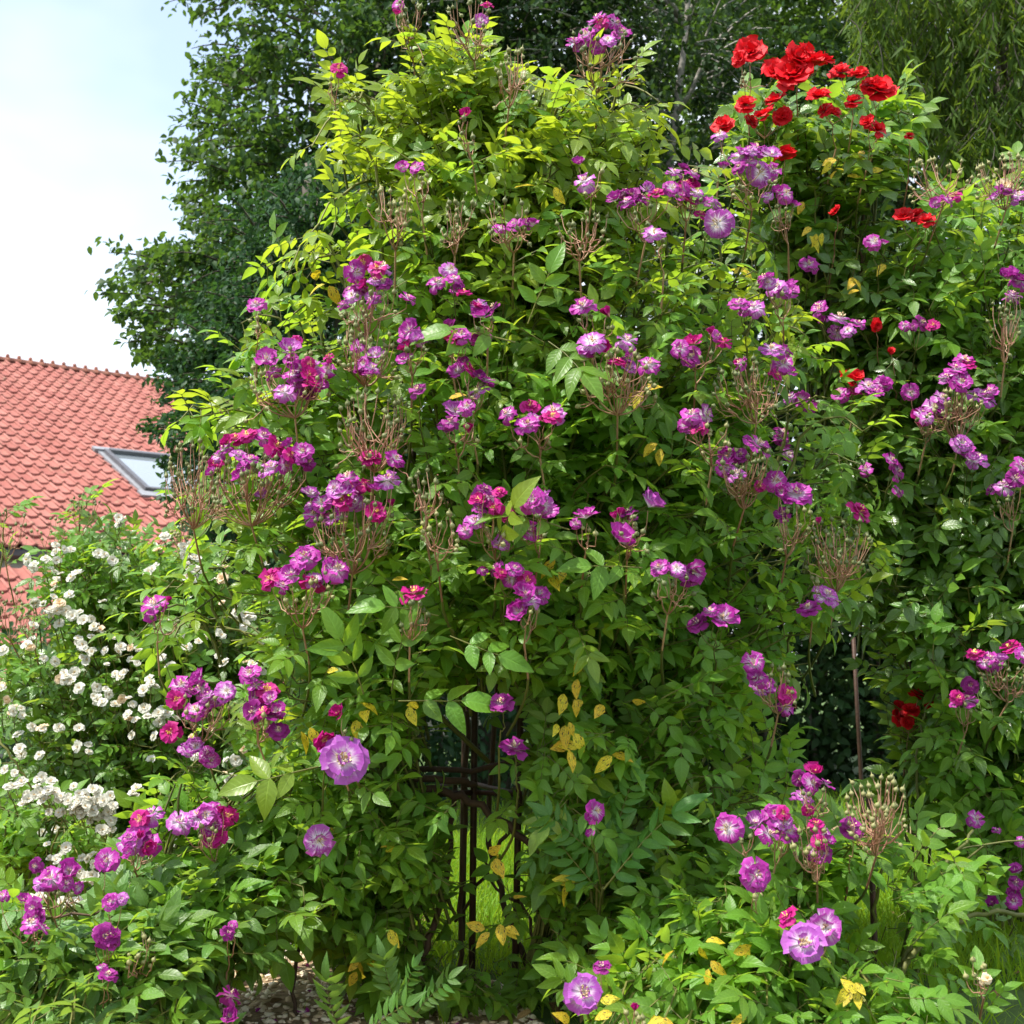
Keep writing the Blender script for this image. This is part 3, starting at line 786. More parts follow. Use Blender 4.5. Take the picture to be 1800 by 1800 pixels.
for fl, sp, bx in [
    ([(595, 122, 34, 'm')], 4, (592, 150, 40, 50)), ([(697, 28, 26, 'm'), (700, 8, 26, 'v')], 20, (718, 30, 64, 90)), ([(856, 10, 28, 'm'), (845, 38, 30, 'l')], 26, (826, 28, 90, 90)),
    ([(1052, 36, 46, 'l'), (1092, 58, 40, 'v'), (1030, 62, 38, 'v'), (1008, 74, 34, 'v'), (1068, 72, 34, 'l'), (1020, 84, 28, 'v')], 34, (1060, 84, 140, 90)),
    ([], 24, (908, 118, 76, 76)), ([(820, 205, 34, 'm')], 8, (815, 220, 40, 56)), ([(708, 296, 28, 'v'), (732, 295, 32, 'v')], 6, (735, 320, 50, 40)), ([], 24, (690, 360, 84, 90)),
    ([(1020, 290, 32, 'v'), (1028, 320, 48, 'l')], 4, (1050, 310, 40, 40)), ([], 18, (812, 380, 76, 70)), ([(905, 395, 36, 'v'), (935, 398, 32, 'v'), (880, 402, 28, 'v')], 22, (890, 375, 80, 70)), ([], 24, (1022, 390, 100, 70)),
    ([(1150, 412, 46, 'l')], 3, (1150, 430, 40, 30)), ([(1250, 358, 46, 'l'), (1262, 392, 60, 'l'), (1232, 378, 30, 'm')], 0, None), ([(1085, 352, 36, 'v'), (1112, 342, 34, 'd'), (1135, 335, 36, 'l'), (1155, 340, 36, 'm'), (1180, 330, 34, 'v'), (1105, 362, 30, 'v')], 6, (1120, 372, 70, 40)),
    ([(1185, 305, 34, 'l'), (1205, 325, 36, 'm'), (1218, 305, 34, 'v'), (1225, 340, 34, 'l'), (1192, 345, 34, 'v'), (1210, 352, 30, 'm')], 6, (1205, 330, 60, 50)),
    ([(625, 478, 46, 'v'), (668, 470, 48, 'l'), (640, 462, 36, 'm'), (680, 512, 46, 'l'), (716, 525, 34, 'v'), (645, 505, 34, 'm'), (620, 522, 40, 'l'), (655, 530, 34, 'v'), (606, 535, 30, 'v')], 14, (655, 520, 110, 70)),
    ([(640, 640, 34, 'v'), (660, 625, 34, 'l'), (628, 610, 30, 'v'), (650, 660, 28, 'v')], 40, (645, 590, 100, 110)), ([(768, 498, 42, 'v'), (790, 475, 38, 'l'), (815, 515, 32, 'm'), (805, 495, 34, 'v')], 0, None), ([(850, 558, 48, 'v'), (868, 540, 28, 'd'), (835, 540, 26, 'm')], 3, (850, 565, 40, 30)),
    ([(1025, 540, 50, 'v'), (1072, 542, 30, 'b')], 6, (1050, 560, 60, 30)),
    ([(1042, 602, 58, 'l'), (1102, 600, 46, 'l'), (1025, 635, 44, 'v'), (1085, 638, 38, 'm'), (1142, 642, 48, 'v'), (1112, 630, 32, 'v')], 46, (1085, 650, 140, 90)),
    ([(1195, 612, 40, 'v'), (1220, 605, 42, 'm'), (1212, 628, 40, 'd'), (1250, 577, 22, 'b'), (1272, 602, 34, 'm')], 4, (1225, 625, 60, 30)), ([(722, 582, 44, 'v'), (742, 598, 34, 'l'), (712, 600, 34, 'v'), (712, 635, 34, 'v')], 5, (725, 610, 50, 30)),
    ([(800, 592, 38, 'm'), (790, 575, 30, 'd'), (812, 602, 28, 'v')], 3, (805, 610, 30, 30)), ([(846, 612, 56, 'v')], 0, None), ([(451, 537, 40, 'v')], 5, (455, 560, 36, 36)),
    ([(470, 632, 44, 'v'), (503, 618, 52, 'l'), (500, 690, 46, 'l'), (480, 655, 36, 'v'), (530, 650, 36, 'v'), (575, 650, 38, 'v'), (548, 640, 36, 'l'), (560, 680, 36, 'v'), (520, 600, 26, 'm'), (578, 628, 24, 'm'), (540, 690, 34, 'd')], 34, (505, 650, 150, 100)),
    ([(735, 686, 36, 'd')], 0, None), ([(805, 655, 38, 'v'), (825, 650, 36, 'm'), (840, 664, 32, 'd'), (842, 686, 46, 'l')], 5, (835, 690, 50, 40)), ([(802, 728, 56, 'l'), (785, 748, 36, 'v'), (824, 748, 28, 'b'), (820, 715, 34, 'v')], 5, (820, 750, 50, 40)),
    ([(892, 728, 42, 'v'), (927, 748, 48, 'v'), (932, 715, 40, 'm'), (973, 726, 50, 'l'), (955, 740, 26, 'm')], 6, (930, 750, 80, 40)), ([], 60, (660, 735, 130, 120)),
    ([(395, 790, 36, 'v'), (415, 772, 38, 'm'), (436, 765, 38, 'm'), (462, 768, 42, 'v'), (485, 785, 44, 'm'), (510, 800, 36, 'm'), (532, 795, 42, 'v'), (420, 800, 36, 'l'), (440, 808, 34, 'v'), (478, 825, 52, 'l'), (535, 815, 34, 'v'), (380, 815, 30, 'm'), (372, 835, 28, 'v'), (465, 875, 36, 'l')], 44, (450, 840, 160, 100)),
    ([], 60, (345, 830, 110, 130)),
    ([(650, 805, 46, 'm'), (695, 808, 42, 'v'), (682, 845, 52, 'l'), (612, 840, 44, 'v'), (605, 870, 46, 'l'), (640, 852, 40, 'm'), (660, 900, 44, 'm'), (568, 885, 46, 'v'), (550, 905, 42, 'v'), (590, 912, 40, 'l'), (625, 885, 38, 'l'), (690, 880, 20, 'b'), (545, 870, 34, 'l')], 40, (620, 920, 150, 110)),
    ([], 14, (750, 858, 60, 80)), ([], 16, (775, 925, 70, 60)),
    ([(847, 872, 48, 'v'), (870, 892, 36, 'm'), (878, 865, 30, 'm'), (835, 918, 42, 'l'), (815, 930, 30, 'v'), (842, 882, 36, 'm'), (892, 905, 34, 'm'), (905, 890, 28, 'd')], 8, (880, 930, 60, 40)), ([(935, 880, 56, 'v'), (962, 898, 44, 'v'), (928, 934, 46, 'v'), (955, 872, 34, 'l')], 4, (940, 920, 50, 40)), ([(878, 958, 34, 'l')], 0, None),
    ([(1030, 912, 50, 'v'), (1012, 920, 24, 'v')], 3, (1035, 930, 26, 26)), ([(1087, 952, 62, 'v')], 0, None), ([(1140, 892, 62, 'l'), (1090, 896, 26, 'b'), (1082, 902, 22, 'b')], 14, (1110, 925, 60, 50)),
    ([(537, 980, 58, 'v'), (592, 1002, 56, 'v'), (547, 1026, 52, 'm'), (475, 1018, 44, 'm'), (512, 1012, 46, 'v')], 12, (540, 1040, 110, 60)), ([(270, 1065, 56, 'v'), (294, 1050, 18, 'b')], 8, (290, 1080, 50, 30)), ([(728, 1044, 52, 'm')], 16, (733, 1075, 60, 50)),
    ([(905, 1000, 36, 'v'), (925, 1020, 36, 'm'), (880, 1008, 26, 'm'), (848, 1003, 22, 'd')], 0, None), ([(920, 1048, 54, 'v'), (948, 1045, 44, 'v'), (915, 1080, 60, 'v')], 4, (940, 1075, 40, 40)), ([(1160, 998, 40, 'v'), (1215, 1005, 50, 'v'), (1190, 1000, 34, 'l')], 12, (1180, 1020, 80, 50)), ([(1226, 1096, 44, 'd'), (1270, 1090, 60, 'v'), (1250, 1075, 34, 'v')], 0, None),
    ([(1452, 1048, 56, 'l'), (1420, 1070, 44, 'd')], 3, (1430, 1020, 30, 30)), ([(1400, 870, 62, 'v'), (1365, 845, 44, 'v'), (1375, 905, 34, 'd')], 18, (1400, 915, 70, 60)), ([(1330, 782, 58, 'v'), (1280, 800, 46, 'v'), (1275, 822, 40, 'v'), (1335, 855, 24, 'm')], 40, (1320, 820, 110, 80)), ([(1510, 900, 52, 'm'), (1440, 912, 18, 'b')], 50, (1475, 950, 110, 110)),
    ([(1215, 730, 42, 'v'), (1240, 728, 42, 'l'), (1205, 748, 36, 'v'), (1228, 752, 36, 'm')], 12, (1260, 760, 60, 50)), ([(1355, 615, 48, 'l'), (1375, 640, 46, 'v'), (1382, 655, 36, 'v'), (1364, 660, 28, 'm'), (1295, 634, 22, 'b')], 40, (1310, 665, 110, 90)), ([(1298, 535, 42, 'v'), (1325, 542, 48, 'l'), (1312, 550, 34, 'v')], 0, None),
    ([(1345, 490, 38, 'v'), (1365, 505, 44, 'l'), (1385, 515, 42, 'v'), (1390, 505, 34, 'v')], 4, (1370, 525, 50, 30)), ([(1300, 275, 42, 'l'), (1328, 262, 42, 'v'), (1352, 275, 42, 'l'), (1335, 305, 52, 'l'), (1358, 300, 38, 'v'), (1272, 298, 30, 'v'), (1265, 238, 34, 'l'), (1318, 285, 34, 'v')], 10, (1325, 310, 80, 50)), ([(1380, 340, 44, 'v'), (1395, 365, 30, 'v'), (1350, 345, 26, 'l')], 10, (1375, 370, 50, 50)),
    ([(1325, 1165, 48, 'v'), (1340, 1215, 46, 'l'), (1330, 1195, 38, 'v'), (1385, 1220, 40, 'm'), (1382, 1245, 36, 'v')], 14, (1370, 1190, 60, 60)), ([(318, 1205, 44, 'v'), (352, 1200, 46, 'v'), (345, 1250, 48, 'v'), (398, 1215, 40, 'l'), (385, 1235, 40, 'v'), (310, 1230, 38, 'm'), (368, 1225, 36, 'l')], 14, (360, 1240, 100, 60)), ([(440, 1185, 42, 'v'), (470, 1215, 44, 'm'), (445, 1250, 44, 'd'), (475, 1262, 46, 'd'), (490, 1285, 42, 'd'), (455, 1225, 40, 'v'), (488, 1250, 34, 'v')], 5, (460, 1250, 50, 40)),
    ([(345, 1312, 46, 'l'), (300, 1288, 40, 'm'), (372, 1335, 34, 'v')], 0, None), ([(597, 1258, 42, 'm')], 3, (610, 1285, 24, 24)), ([(570, 1298, 54, 'm')], 0, None), ([(882, 1236, 46, 'd')], 0, None), ([(903, 1315, 52, 'd')], 0, None), ([(1045, 1425, 46, 'v'), (1040, 1465, 22, 'v')], 0, None), ([(560, 1478, 56, 'l')], 0, None),
]:
    A.truss(fl, sp, bx, stalk='pedicel' if bx else 'cane')
# the great open flower low on the left carries petals one by one
def big_flower(pl, x, y, d, c, facing, seed):
    r = random.Random(seed)
    Y = pl.front(x, y) - .20
    p = P(x, y, Y); sz = d * Y / F * 1.08
    BLOOM.setdefault((int(x // 60), int(y // 60)), []).append((x, y, d * .55, Y))
    core = Tpl([(0, 0, -.03), (.06, 0, 0), (-.03, .052, 0), (-.03, -.052, 0)], [(0, 2, 1), (0, 3, 2), (0, 1, 3), (1, 2, 3)], None, 0, 1)
    st = flower(seed, [], 0, 22)
    M0 = zframe(facing, p, sz, 0.3)
    o = put('flower', mesh('flower_heart', join([st, core]), [PET[c], MT['palestamen']]), pl.t, M0)
    for rows, ln, el in ((7, .5, .0), (6, .38, .42), (4, .26, .9)):
        for k in range(rows):
            f = flower(seed * 31 + k + rows * 7, [(1, ln * r.uniform(.9, 1.05), el + r.uniform(-.12, .12))], .38, 0, .80 if rows < 7 else .92, .12, 0)
            # turn the single petal to its own place round the heart
            f.V[:] = f.V + np.array([0, 0, .008 * el])
            v1 = f.V[8]; a0 = math.atan2(v1[1], v1[0])
            put('petal', mesh('petal', f, [PET[c], MT['stamen']]), o, M0 @ rot('Z', 6.283 * k / rows + el * 2 - a0 + r.uniform(-.1, .1)))
    s_ = bez(p + np.array([0, .02, -.01]), p + np.array([0, .14, -.02]), p + np.array([.03, .30, -.14]), 6)
    pl.tw.append(tube(s_, .003, .004, 5, 0, 0, False))
big_flower(A, 604, 1336, 90, 'L', (.12, -.90, .22), 3)
# old canes inside the frame
A.cane([(560, 1460, 4.1), (640, 1410, 4.1), (700, 1372, 4.12), (800, 1372, 4.14), (835, 1380, 4.2)], .012, .010)
A.cane([(740, 1385, 4.12), (800, 1395, 4.1), (860, 1430, 4.08), (940, 1490, 4.06)], .013, .010)
A.cane([(690, 1370, 4.2), (740, 1350, 4.2), (830, 1352, 4.22), (960, 1330, 4.25)], .010, .008)
A.cane([(720, 1760, 4.0), (742, 1680, 4.05), (772, 1600, 4.1), (790, 1500, 4.2), (800, 1380, 4.25)], .011, .008)
A.cane([(1000, 1720, 4.0), (1008, 1600, 4.0), (1003, 1480, 4.02), (1012, 1330, 4.02), (1035, 1180, 4.05), (1020, 1050, 4.1)], .0085, .006, 'cane')
A.cane([(905, 1440, 4.3), (860, 1520, 4.3), (800, 1620, 4.4)], .007, .005)
A.cane([(820, 1250, 4.35), (815, 1450, 4.35), (812, 1600, 4.35), (808, 1730, 4.35)], .009, .008)
A.cane([(650, 1760, 4.2), (655, 1600, 4.2), (690, 1500, 4.25), (720, 1400, 4.3)], .008, .006)
A.cane([(1030, 1790, 3.9), (1010, 1745, 3.95), (1060, 1690, 4.0), (1150, 1680, 4.0), (1230, 1690, 4.0)], .007, .004)
A.cane([(960, 1720, 4.4), (920, 1600, 4.4), (870, 1560, 4.4), (850, 1500, 4.4)], .006, .004)
A.cane([(660, 1760, 4.1), (610, 1600, 4.2), (600, 1480, 4.2), (560, 1300, 4.1)], .008, .005, 'cane')
A.cane([(950, 1740, 4.3), (905, 1650, 4.3), (880, 1560, 4.35), (860, 1400, 4.4), (900, 1000, 4.3), (960, 700, 4.3), (985, 420, 4.2), (960, 330, 4.1)], .011, .006)
A.cane([(900, 1000, 4.35), (800, 700, 4.3), (690, 430, 4.2), (720, 260, 4.1)], .009, .005)
A.cane([(560, 860, 3.9), (600, 640, 3.95), (650, 420, 4.05), (660, 300, 4.1)], .006, .003, 'cane')
A.cane([(1180, 1700, 4.2), (1240, 1400, 4.2), (1290, 1180, 4.1), (1380, 1010, 4.1)], .008, .004, 'cane')
A.cane([(860, 1340, 4.2), (640, 1120, 4.0), (560, 1000, 3.9), (520, 900, 3.9)], .008, .004, 'cane')
A.finish()

# ---- the rusted frame the rose grows over --------------------------------
tb = P(870, 1720, 4.25)
tre = thing('garden_obelisk', 'rusty brown iron frame of upright rods standing inside the big violet rose', 'trellis', (tb[0], 4.25, 0))
def rod(name, a, b, r, parent, mat='iron', sides=8):
    a = np.asarray(a, float); b = np.asarray(b, float)
    t = tube([a - a, (b - a) * .33, (b - a) * .66, b - a], r, r, sides)
    return put(name, mesh(name, t, [MT[mat]]), parent, trs(*a))
posts = []
for (x0, y0, x1, y1, Y) in [(829, 1722, 838, 900, 4.22), (904, 1735, 922, 900, 4.16)]:
    f = P(x0, y0, Y); f[2] = -.05
    top = P(x1, y1, Y + .05); top = f + (top - f) * 1.25
    posts.append((f, top)); rod('post', f, top, .0105, tre)
for dx in (-.05, .0):
    pf = P(812 + dx * 60, 1700, 4.62); pf[2] = -.05
    pt = pf + np.array([.03, -.05, 2.1]); posts.append((pf, pt)); rod('post', pf, pt, .009, tre)
pf = P(659, 1760, 4.1); pf[2] = -.05
posts.append((pf, pf + np.array([.12, .0, 2.0]))); rod('post', pf, posts[-1][1], .010, tre)
for z in (.63, 1.25, 1.85):
    q = [a + (b - a) * (z / (b[2] - a[2])) for a, b in posts]
    rod('crossbar', q[0], q[1], .008, tre); rod('crossbar', q[1], q[2], .008, tre); rod('crossbar', q[2], q[4], .008, tre); rod('crossbar', q[4], q[0], .009, tre)

# ---- red rose -------------------------------------------------------------
def frontR(x, y): return 4.75 - .25 * math.sqrt(max(.05, 1 - ((x - 1440) / 260) ** 2))
def axisR(p):
    a = P(1440, 700, 4.95); return np.array([a[0], a[1], p[2]])
Rr = Plant('red_climbing_rose', 'climbing rose topped with large scarlet blooms, left of the willow', 'rose bush', (P(1440, 1500, 4.95)[0], 4.95, 0), 'gloss', LEAFR, frontR, axisR, (.12, .175))
Rr.fill([(1290, 190), (1590, 160), (1620, 210), (1590, 300), (1570, 500), (1500, 560), (1380, 560), (1300, 450), (1260, 260)], 70, (5, 8), deep=.6)
Rr.fill([(1330, 500), (1600, 450), (1640, 700), (1500, 900), (1420, 750)], 34, (5, 8), deep=.6)
Rr.fill([(1300, 180), (1600, 170), (1610, 230), (1290, 250)], 20, (5, 7), deep=.3, mat='leaf')
def red(fl, sp=0, bx=None): Rr.truss(fl, sp, bx, lib=FR, libname='fr', stalk='pedicel', leaves=3, big=1.02)
red([(1318, 94, 62, 'r'), (1302, 104, 34, 'r')], 8, (1330, 125, 60, 40))
red([(1395, 135, 78, 'r'), (1400, 105, 64, 'r'), (1440, 112, 54, 'r'), (1362, 128, 54, 'r'), (1415, 95, 44, 'r')])
red([(1478, 128, 44, 'r'), (1505, 135, 36, 'r'), (1515, 128, 28, 'r')])
red([(1545, 160, 66, 'r'), (1530, 150, 34, 'r')])
red([(1310, 185, 42, 'r'), (1345, 205, 44, 'r'), (1365, 180, 46, 'r'), (1375, 205, 36, 'r'), (1320, 215, 30, 'r')])
red([(1440, 172, 46, 'r'), (1460, 200, 40, 'r'), (1500, 180, 36, 'r'), (1450, 195, 30, 'r')])
red([(1272, 222, 46, 'r')]); red([(1380, 275, 46, 'r')]); red([(1540, 230, 40, 'r'), (1525, 215, 30, 'r')]); red([(1598, 240, 20, 'r')])
red([(1588, 382, 38, 'r'), (1610, 380, 34, 'r'), (1628, 390, 36, 'r')]); red([(1470, 372, 26, 'r')]); red([(1490, 668, 40, 'r'), (1505, 662, 30, 'r')]); red([(1566, 617, 16, 'r')]); red([(1540, 572, 26, 'r')])
Rr.cane([(1480, 900, 4.95), (1440, 700, 4.95), (1435, 480, 4.9), (1450, 330, 4.85), (1480, 230, 4.8)], .012, .006)
Rr.cane([(1330, 480, 4.8), (1440, 415, 4.7), (1560, 330, 4.7)], .006, .003, 'cane')
Rr.cane([(1440, 560, 4.8), (1490, 520, 4.75), (1600, 490, 4.7), (1700, 460, 4.75)], .008, .004)
Rr.cane([(1440, 480, 4.9), (1400, 330, 4.8), (1340, 230, 4.75)], .007, .003)
Rr.cane([(1520, 500, 4.8), (1510, 420, 4.75), (1530, 330, 4.75), (1540, 240, 4.7)], .006, .003)
for (x, y) in [(1470, 300), (1490, 310), (1460, 285), (1515, 265), (1412, 355), (1425, 400), (1445, 410), (1555, 465), (1500, 490), (1510, 510), (1290, 480), (1725, 425), (1750, 410), (1530, 300)]:
    Rr.yellow(x, y, frontR(x, y) - .05, .042, .064)
Rr.finish()

# ---- violet rose on the right ---------------------------------------------
def frontB(x, y): return 4.9 - .5 * math.sqrt(max(.05, 1 - ((x - 1760) / 420) ** 2))
def axisB(p):
    a = P(1760, 900, 5.2); return np.array([a[0], a[1], p[2]])
B = Plant('rose_bush', 'dark leaved rose bush with scattered violet flowers at the right, under the willow', 'rose bush', (P(1760, 1400, 5.2)[0], 5.2, 0), 'gloss', LEAF, frontB, axisB, (.125, .185))
B.fill([(1420, 560), (1560, 420), (1640, 330), (1720, 310), (1900, 280), (1900, 1150), (1700, 1130), (1560, 1050), (1500, 900), (1450, 750)], 280, (7, 10), deep=1.0, matf=lambda x, y: 'leaf' if R.random() < (.75 if (y < 600 and x > 1600) else .3) else 'gloss')
B.fill([(1640, 1130), (1900, 1080), (1900, 1560), (1720, 1520), (1620, 1330)], 130, (6, 9), deep=.6, mat='leaf')
B.fill([(1440, 900), (1900, 850), (1900, 1300), (1560, 1330), (1470, 1130)], 120, (6, 9), deep=1.1)
for fl, sp, bx in [
    ([(1680, 650, 42, 'v'), (1700, 640, 34, 'm'), (1665, 665, 38, 'l'), (1690, 672, 40, 'v'), (1725, 700, 58, 'l'), (1740, 690, 38, 'v')], 40, (1680, 710, 110, 60)), ([(1640, 715, 40, 'l'), (1620, 728, 34, 'l'), (1600, 690, 36, 'v'), (1655, 700, 34, 'l'), (1630, 735, 30, 'l')], 8, (1640, 730, 60, 30)),
    ([(1478, 692, 36, 'v'), (1500, 690, 32, 'm'), (1525, 680, 42, 'l'), (1555, 680, 32, 'v'), (1540, 690, 34, 'v')], 0, None), ([(1690, 780, 42, 'l'), (1715, 808, 48, 'l'), (1700, 795, 30, 'v')], 0, None), ([(1765, 855, 42, 'l'), (1795, 820, 40, 'v'), (1745, 860, 30, 'v')], 10, (1770, 880, 50, 40)), ([(1770, 492, 46, 'v'), (1795, 495, 46, 'v'), (1780, 520, 36, 'l')], 20, (1765, 560, 60, 90)),
    ([(1565, 810, 36, 'v'), (1522, 825, 30, 'v'), (1578, 865, 26, 'v')], 0, None), ([(1405, 705, 36, 'v'), (1420, 715, 36, 'd'), (1390, 700, 32, 'l'), (1430, 720, 28, 'v')], 0, None), ([(1440, 540, 38, 'v'), (1475, 560, 48, 'l'), (1508, 570, 34, 'v'), (1450, 565, 24, 'd'), (1470, 585, 36, 'l')], 0, None), ([(1422, 466, 38, 'v')], 0, None), ([(1535, 425, 36, 'v'), (1555, 430, 20, 'v')], 0, None),
    ([(1590, 572, 24, 'v'), (1640, 572, 26, 'm'), (1605, 575, 18, 'd')], 0, None), ([(1665, 352, 30, 'v'), (1680, 345, 30, 'm'), (1645, 358, 24, 'v')], 24, (1660, 300, 120, 60)), ([(1765, 330, 34, 'p'), (1790, 345, 34, 'l'), (1750, 350, 30, 'l')], 40, (1770, 300, 110, 70)), ([(1375, 760, 32, 'v'), (1385, 800, 32, 'l'), (1372, 770, 28, 'v')], 0, None),
    ([(1715, 1150, 38, 'm'), (1740, 1158, 38, 'v'), (1775, 1140, 42, 'm'), (1798, 1150, 30, 'v'), (1760, 1165, 34, 'l')], 24, (1755, 1180, 90, 40)), ([(1705, 1205, 34, 'd'), (1700, 1232, 42, 'v'), (1680, 1235, 26, 'v')], 4, (1700, 1245, 40, 20)), ([(1716, 1440, 36, 'v'), (1752, 1460, 18, 'v')], 0, None), ([(1780, 1580, 40, 'v'), (1745, 1590, 30, 'd'), (1785, 1552, 28, 'd'), (1795, 1480, 24, 'v')], 0, None)]:
    B.truss(fl, sp, bx, stalk='pedicel' if bx else 'cane')
B.cane([(1800, 760, 4.7), (1760, 775, 4.7), (1710, 800, 4.75), (1660, 870, 4.85)], .009, .006)
B.cane([(1650, 1200, 4.9), (1640, 1000, 4.9), (1625, 860, 4.85), (1600, 820, 4.8)], .010, .005)
B.cane([(1800, 1420, 4.6), (1720, 1440, 4.6), (1640, 1480, 4.6), (1590, 1530, 4.6)], .006, .004, 'cane')
B.cane([(1620, 1500, 4.6), (1612, 1350, 4.6), (1625, 1260, 4.6), (1660, 1190, 4.65)], .005, .003, 'cane')
B.cane([(1640, 1260, 4.9), (1580, 1120, 4.9), (1560, 980, 4.9), (1510, 850, 4.9)], .008, .005)
B.finish()
# red rose low behind it
lr = Plant('red_rose_bush', 'small cluster of deep red roses low in the shade right of the brown stake', 'rose bush', (P(1600, 1400, 4.9)[0], 5.0, 0), 'gloss', LEAFR, lambda x, y: 4.9, lambda p: np.array([P(1600, 1300, 5.0)[0], 5.0, p[2]]), (.14, .2))
lr.truss([(1575, 1262, 34, 'r'), (1600, 1250, 32, 'r'), (1595, 1270, 26, 'r'), (1612, 1222, 30, 'r'), (1635, 1235, 26, 'r'), (1580, 1240, 20, 'r')], 0, None, lib=FR, libname='fr')
lr.fill([(1530, 1180), (1680, 1180), (1670, 1420), (1560, 1400)], 16, (4, 7), deep=.3)
lr.finish(80)

# ---- lower right rose -------------------------------------------------------
def frontE(x, y): return 3.75 - .3 * math.sqrt(max(.05, 1 - ((x - 1350) / 560) ** 2)) - max(0, (y - 1500)) / 300 * .35
def axisE(p):
    a = P(1330, 1700, 3.9); return np.array([a[0], a[1], p[2]])
E = Plant('rose_bush', 'low rose bush at the bottom right with two wide lilac flowers and pale green canes', 'rose bush', (P(1330, 1700, 3.9)[0], 3.9, 0), 'leaf', LEAF, frontE, axisE, (.115, .17))
hE = [[(1440, 1530), (1570, 1530), (1590, 1720), (1480, 1740)], [(1590, 1640), (1800, 1600), (1800, 1820), (1680, 1800)]]
E.fill([(1000, 1730), (1150, 1590), (1350, 1540), (1480, 1480), (1570, 1470), (1640, 1560), (1640, 1800), (1500, 1880), (1000, 1900)], 220, (6, 9), hE, deep=.5)
E.fill([(1560, 1500), (1800, 1450), (1850, 1600), (1600, 1650)], 18, (6, 8), hE, deep=.5)
for fl, sp, bx in [
    ([(1280, 1456, 56, 'v'), (1328, 1448, 46, 'l')], 3, (1300, 1470, 40, 20)), ([(1362, 1432, 48, 'v'), (1350, 1466, 44, 'v'), (1385, 1462, 48, 'v'), (1378, 1445, 36, 'l')], 3, (1370, 1470, 40, 30)), ([(1435, 1450, 34, 'm'), (1445, 1465, 36, 'l'), (1420, 1425, 26, 'm'), (1432, 1498, 34, 'v'), (1440, 1480, 30, 'm'), (1450, 1512, 24, 'v')], 20, (1425, 1480, 80, 70)),
    ([(1410, 1402, 44, 'l'), (1430, 1360, 38, 'm'), (1452, 1380, 34, 'v'), (1405, 1368, 30, 'd')], 6, (1430, 1390, 50, 40)), ([(1496, 1456, 48, 'd')], 0, None), ([(1328, 1538, 62, 'v')], 5, (1330, 1570, 40, 30)), ([], 60, (1538, 1410, 105, 120)), ([(1452, 1632, 62, 'l')], 0, None), ([(1385, 1612, 44, 'm')], 0, None), ([(1735, 1720, 22, 'p'), (1725, 1725, 18, 'p')], 6, (1715, 1700, 40, 40)),
    ([(1058, 1700, 36, 'd')], 0, None), ([(1115, 1765, 22, 'b')], 8, (1110, 1785, 40, 24))]:
    E.truss(fl, sp, bx)
big_flower(E, 1416, 1658, 82, 'L', (-.22, -.85, .38), 8)
big_flower(E, 1026, 1745, 74, 'L', (.15, -.88, .30), 13)
E.cane([(1380, 1810, 3.5), (1480, 1760, 3.5), (1560, 1730, 3.55), (1610, 1670, 3.6), (1660, 1625, 3.65), (1730, 1605, 3.7), (1820, 1610, 3.75)], .0095, .006, 'cane')
E.cane([(1590, 1700, 3.6), (1605, 1640, 3.62), (1625, 1560, 3.65), (1670, 1510, 3.7), (1710, 1460, 3.75)], .009, .004, 'cane')
E.cane([(1525, 1700, 3.75), (1530, 1640, 3.75), (1548, 1540, 3.75), (1555, 1500, 3.75)], .005, .004, 'cane')
E.cane([(1240, 1790, 3.6), (1290, 1770, 3.6), (1370, 1775, 3.58), (1430, 1800, 3.55)], .008, .006)
E.cane([(1230, 1790, 3.7), (1235, 1680, 3.72), (1270, 1560, 3.75)], .006, .004, 'cane')
for (x, y) in [(1165, 1700), (1250, 1690), (1165, 1790), (1150, 1785), (1300, 1790), (1290, 1675), (1310, 1660), (1230, 1665), (1000, 1795), (1075, 1780), (1490, 1735), (1505, 1745)]:
    E.yellow(x, y, frontE(x, y) - .05, .034, .054)
E.finish()

# ---- lower left rose --------------------------------------------------------
def frontD(x, y): return 3.75 - max(0, (y - 1450)) / 350 * .45 - .15 * math.sin(max(0, min(1, (420 - x) / 420)) * 1.57)
def axisD(p):
    a = P(200, 1750, 3.8); return np.array([a[0], a[1], p[2]])
D = Plant('rose_bush', 'low rose bush filling the bottom left corner, a row of violet flowers along its top', 'rose bush', (P(200, 1750, 3.8)[0], 3.8, 0), 'pale', LEAF, frontD, axisD, (.115, .175))
D.fill([(-40, 1640), (60, 1600), (180, 1580), (260, 1520), (420, 1500), (480, 1560), (440, 1680), (330, 1740), (300, 1850), (-40, 1880)], 220, (7, 10), deep=.55, matf=lambda x, y: 'pale' if R.random() < .6 else 'leaf')
D.fill([(320, 1330), (560, 1330), (560, 1640), (360, 1560), (300, 1480)], 75, (6, 9), deep=.5, mat='leaf')
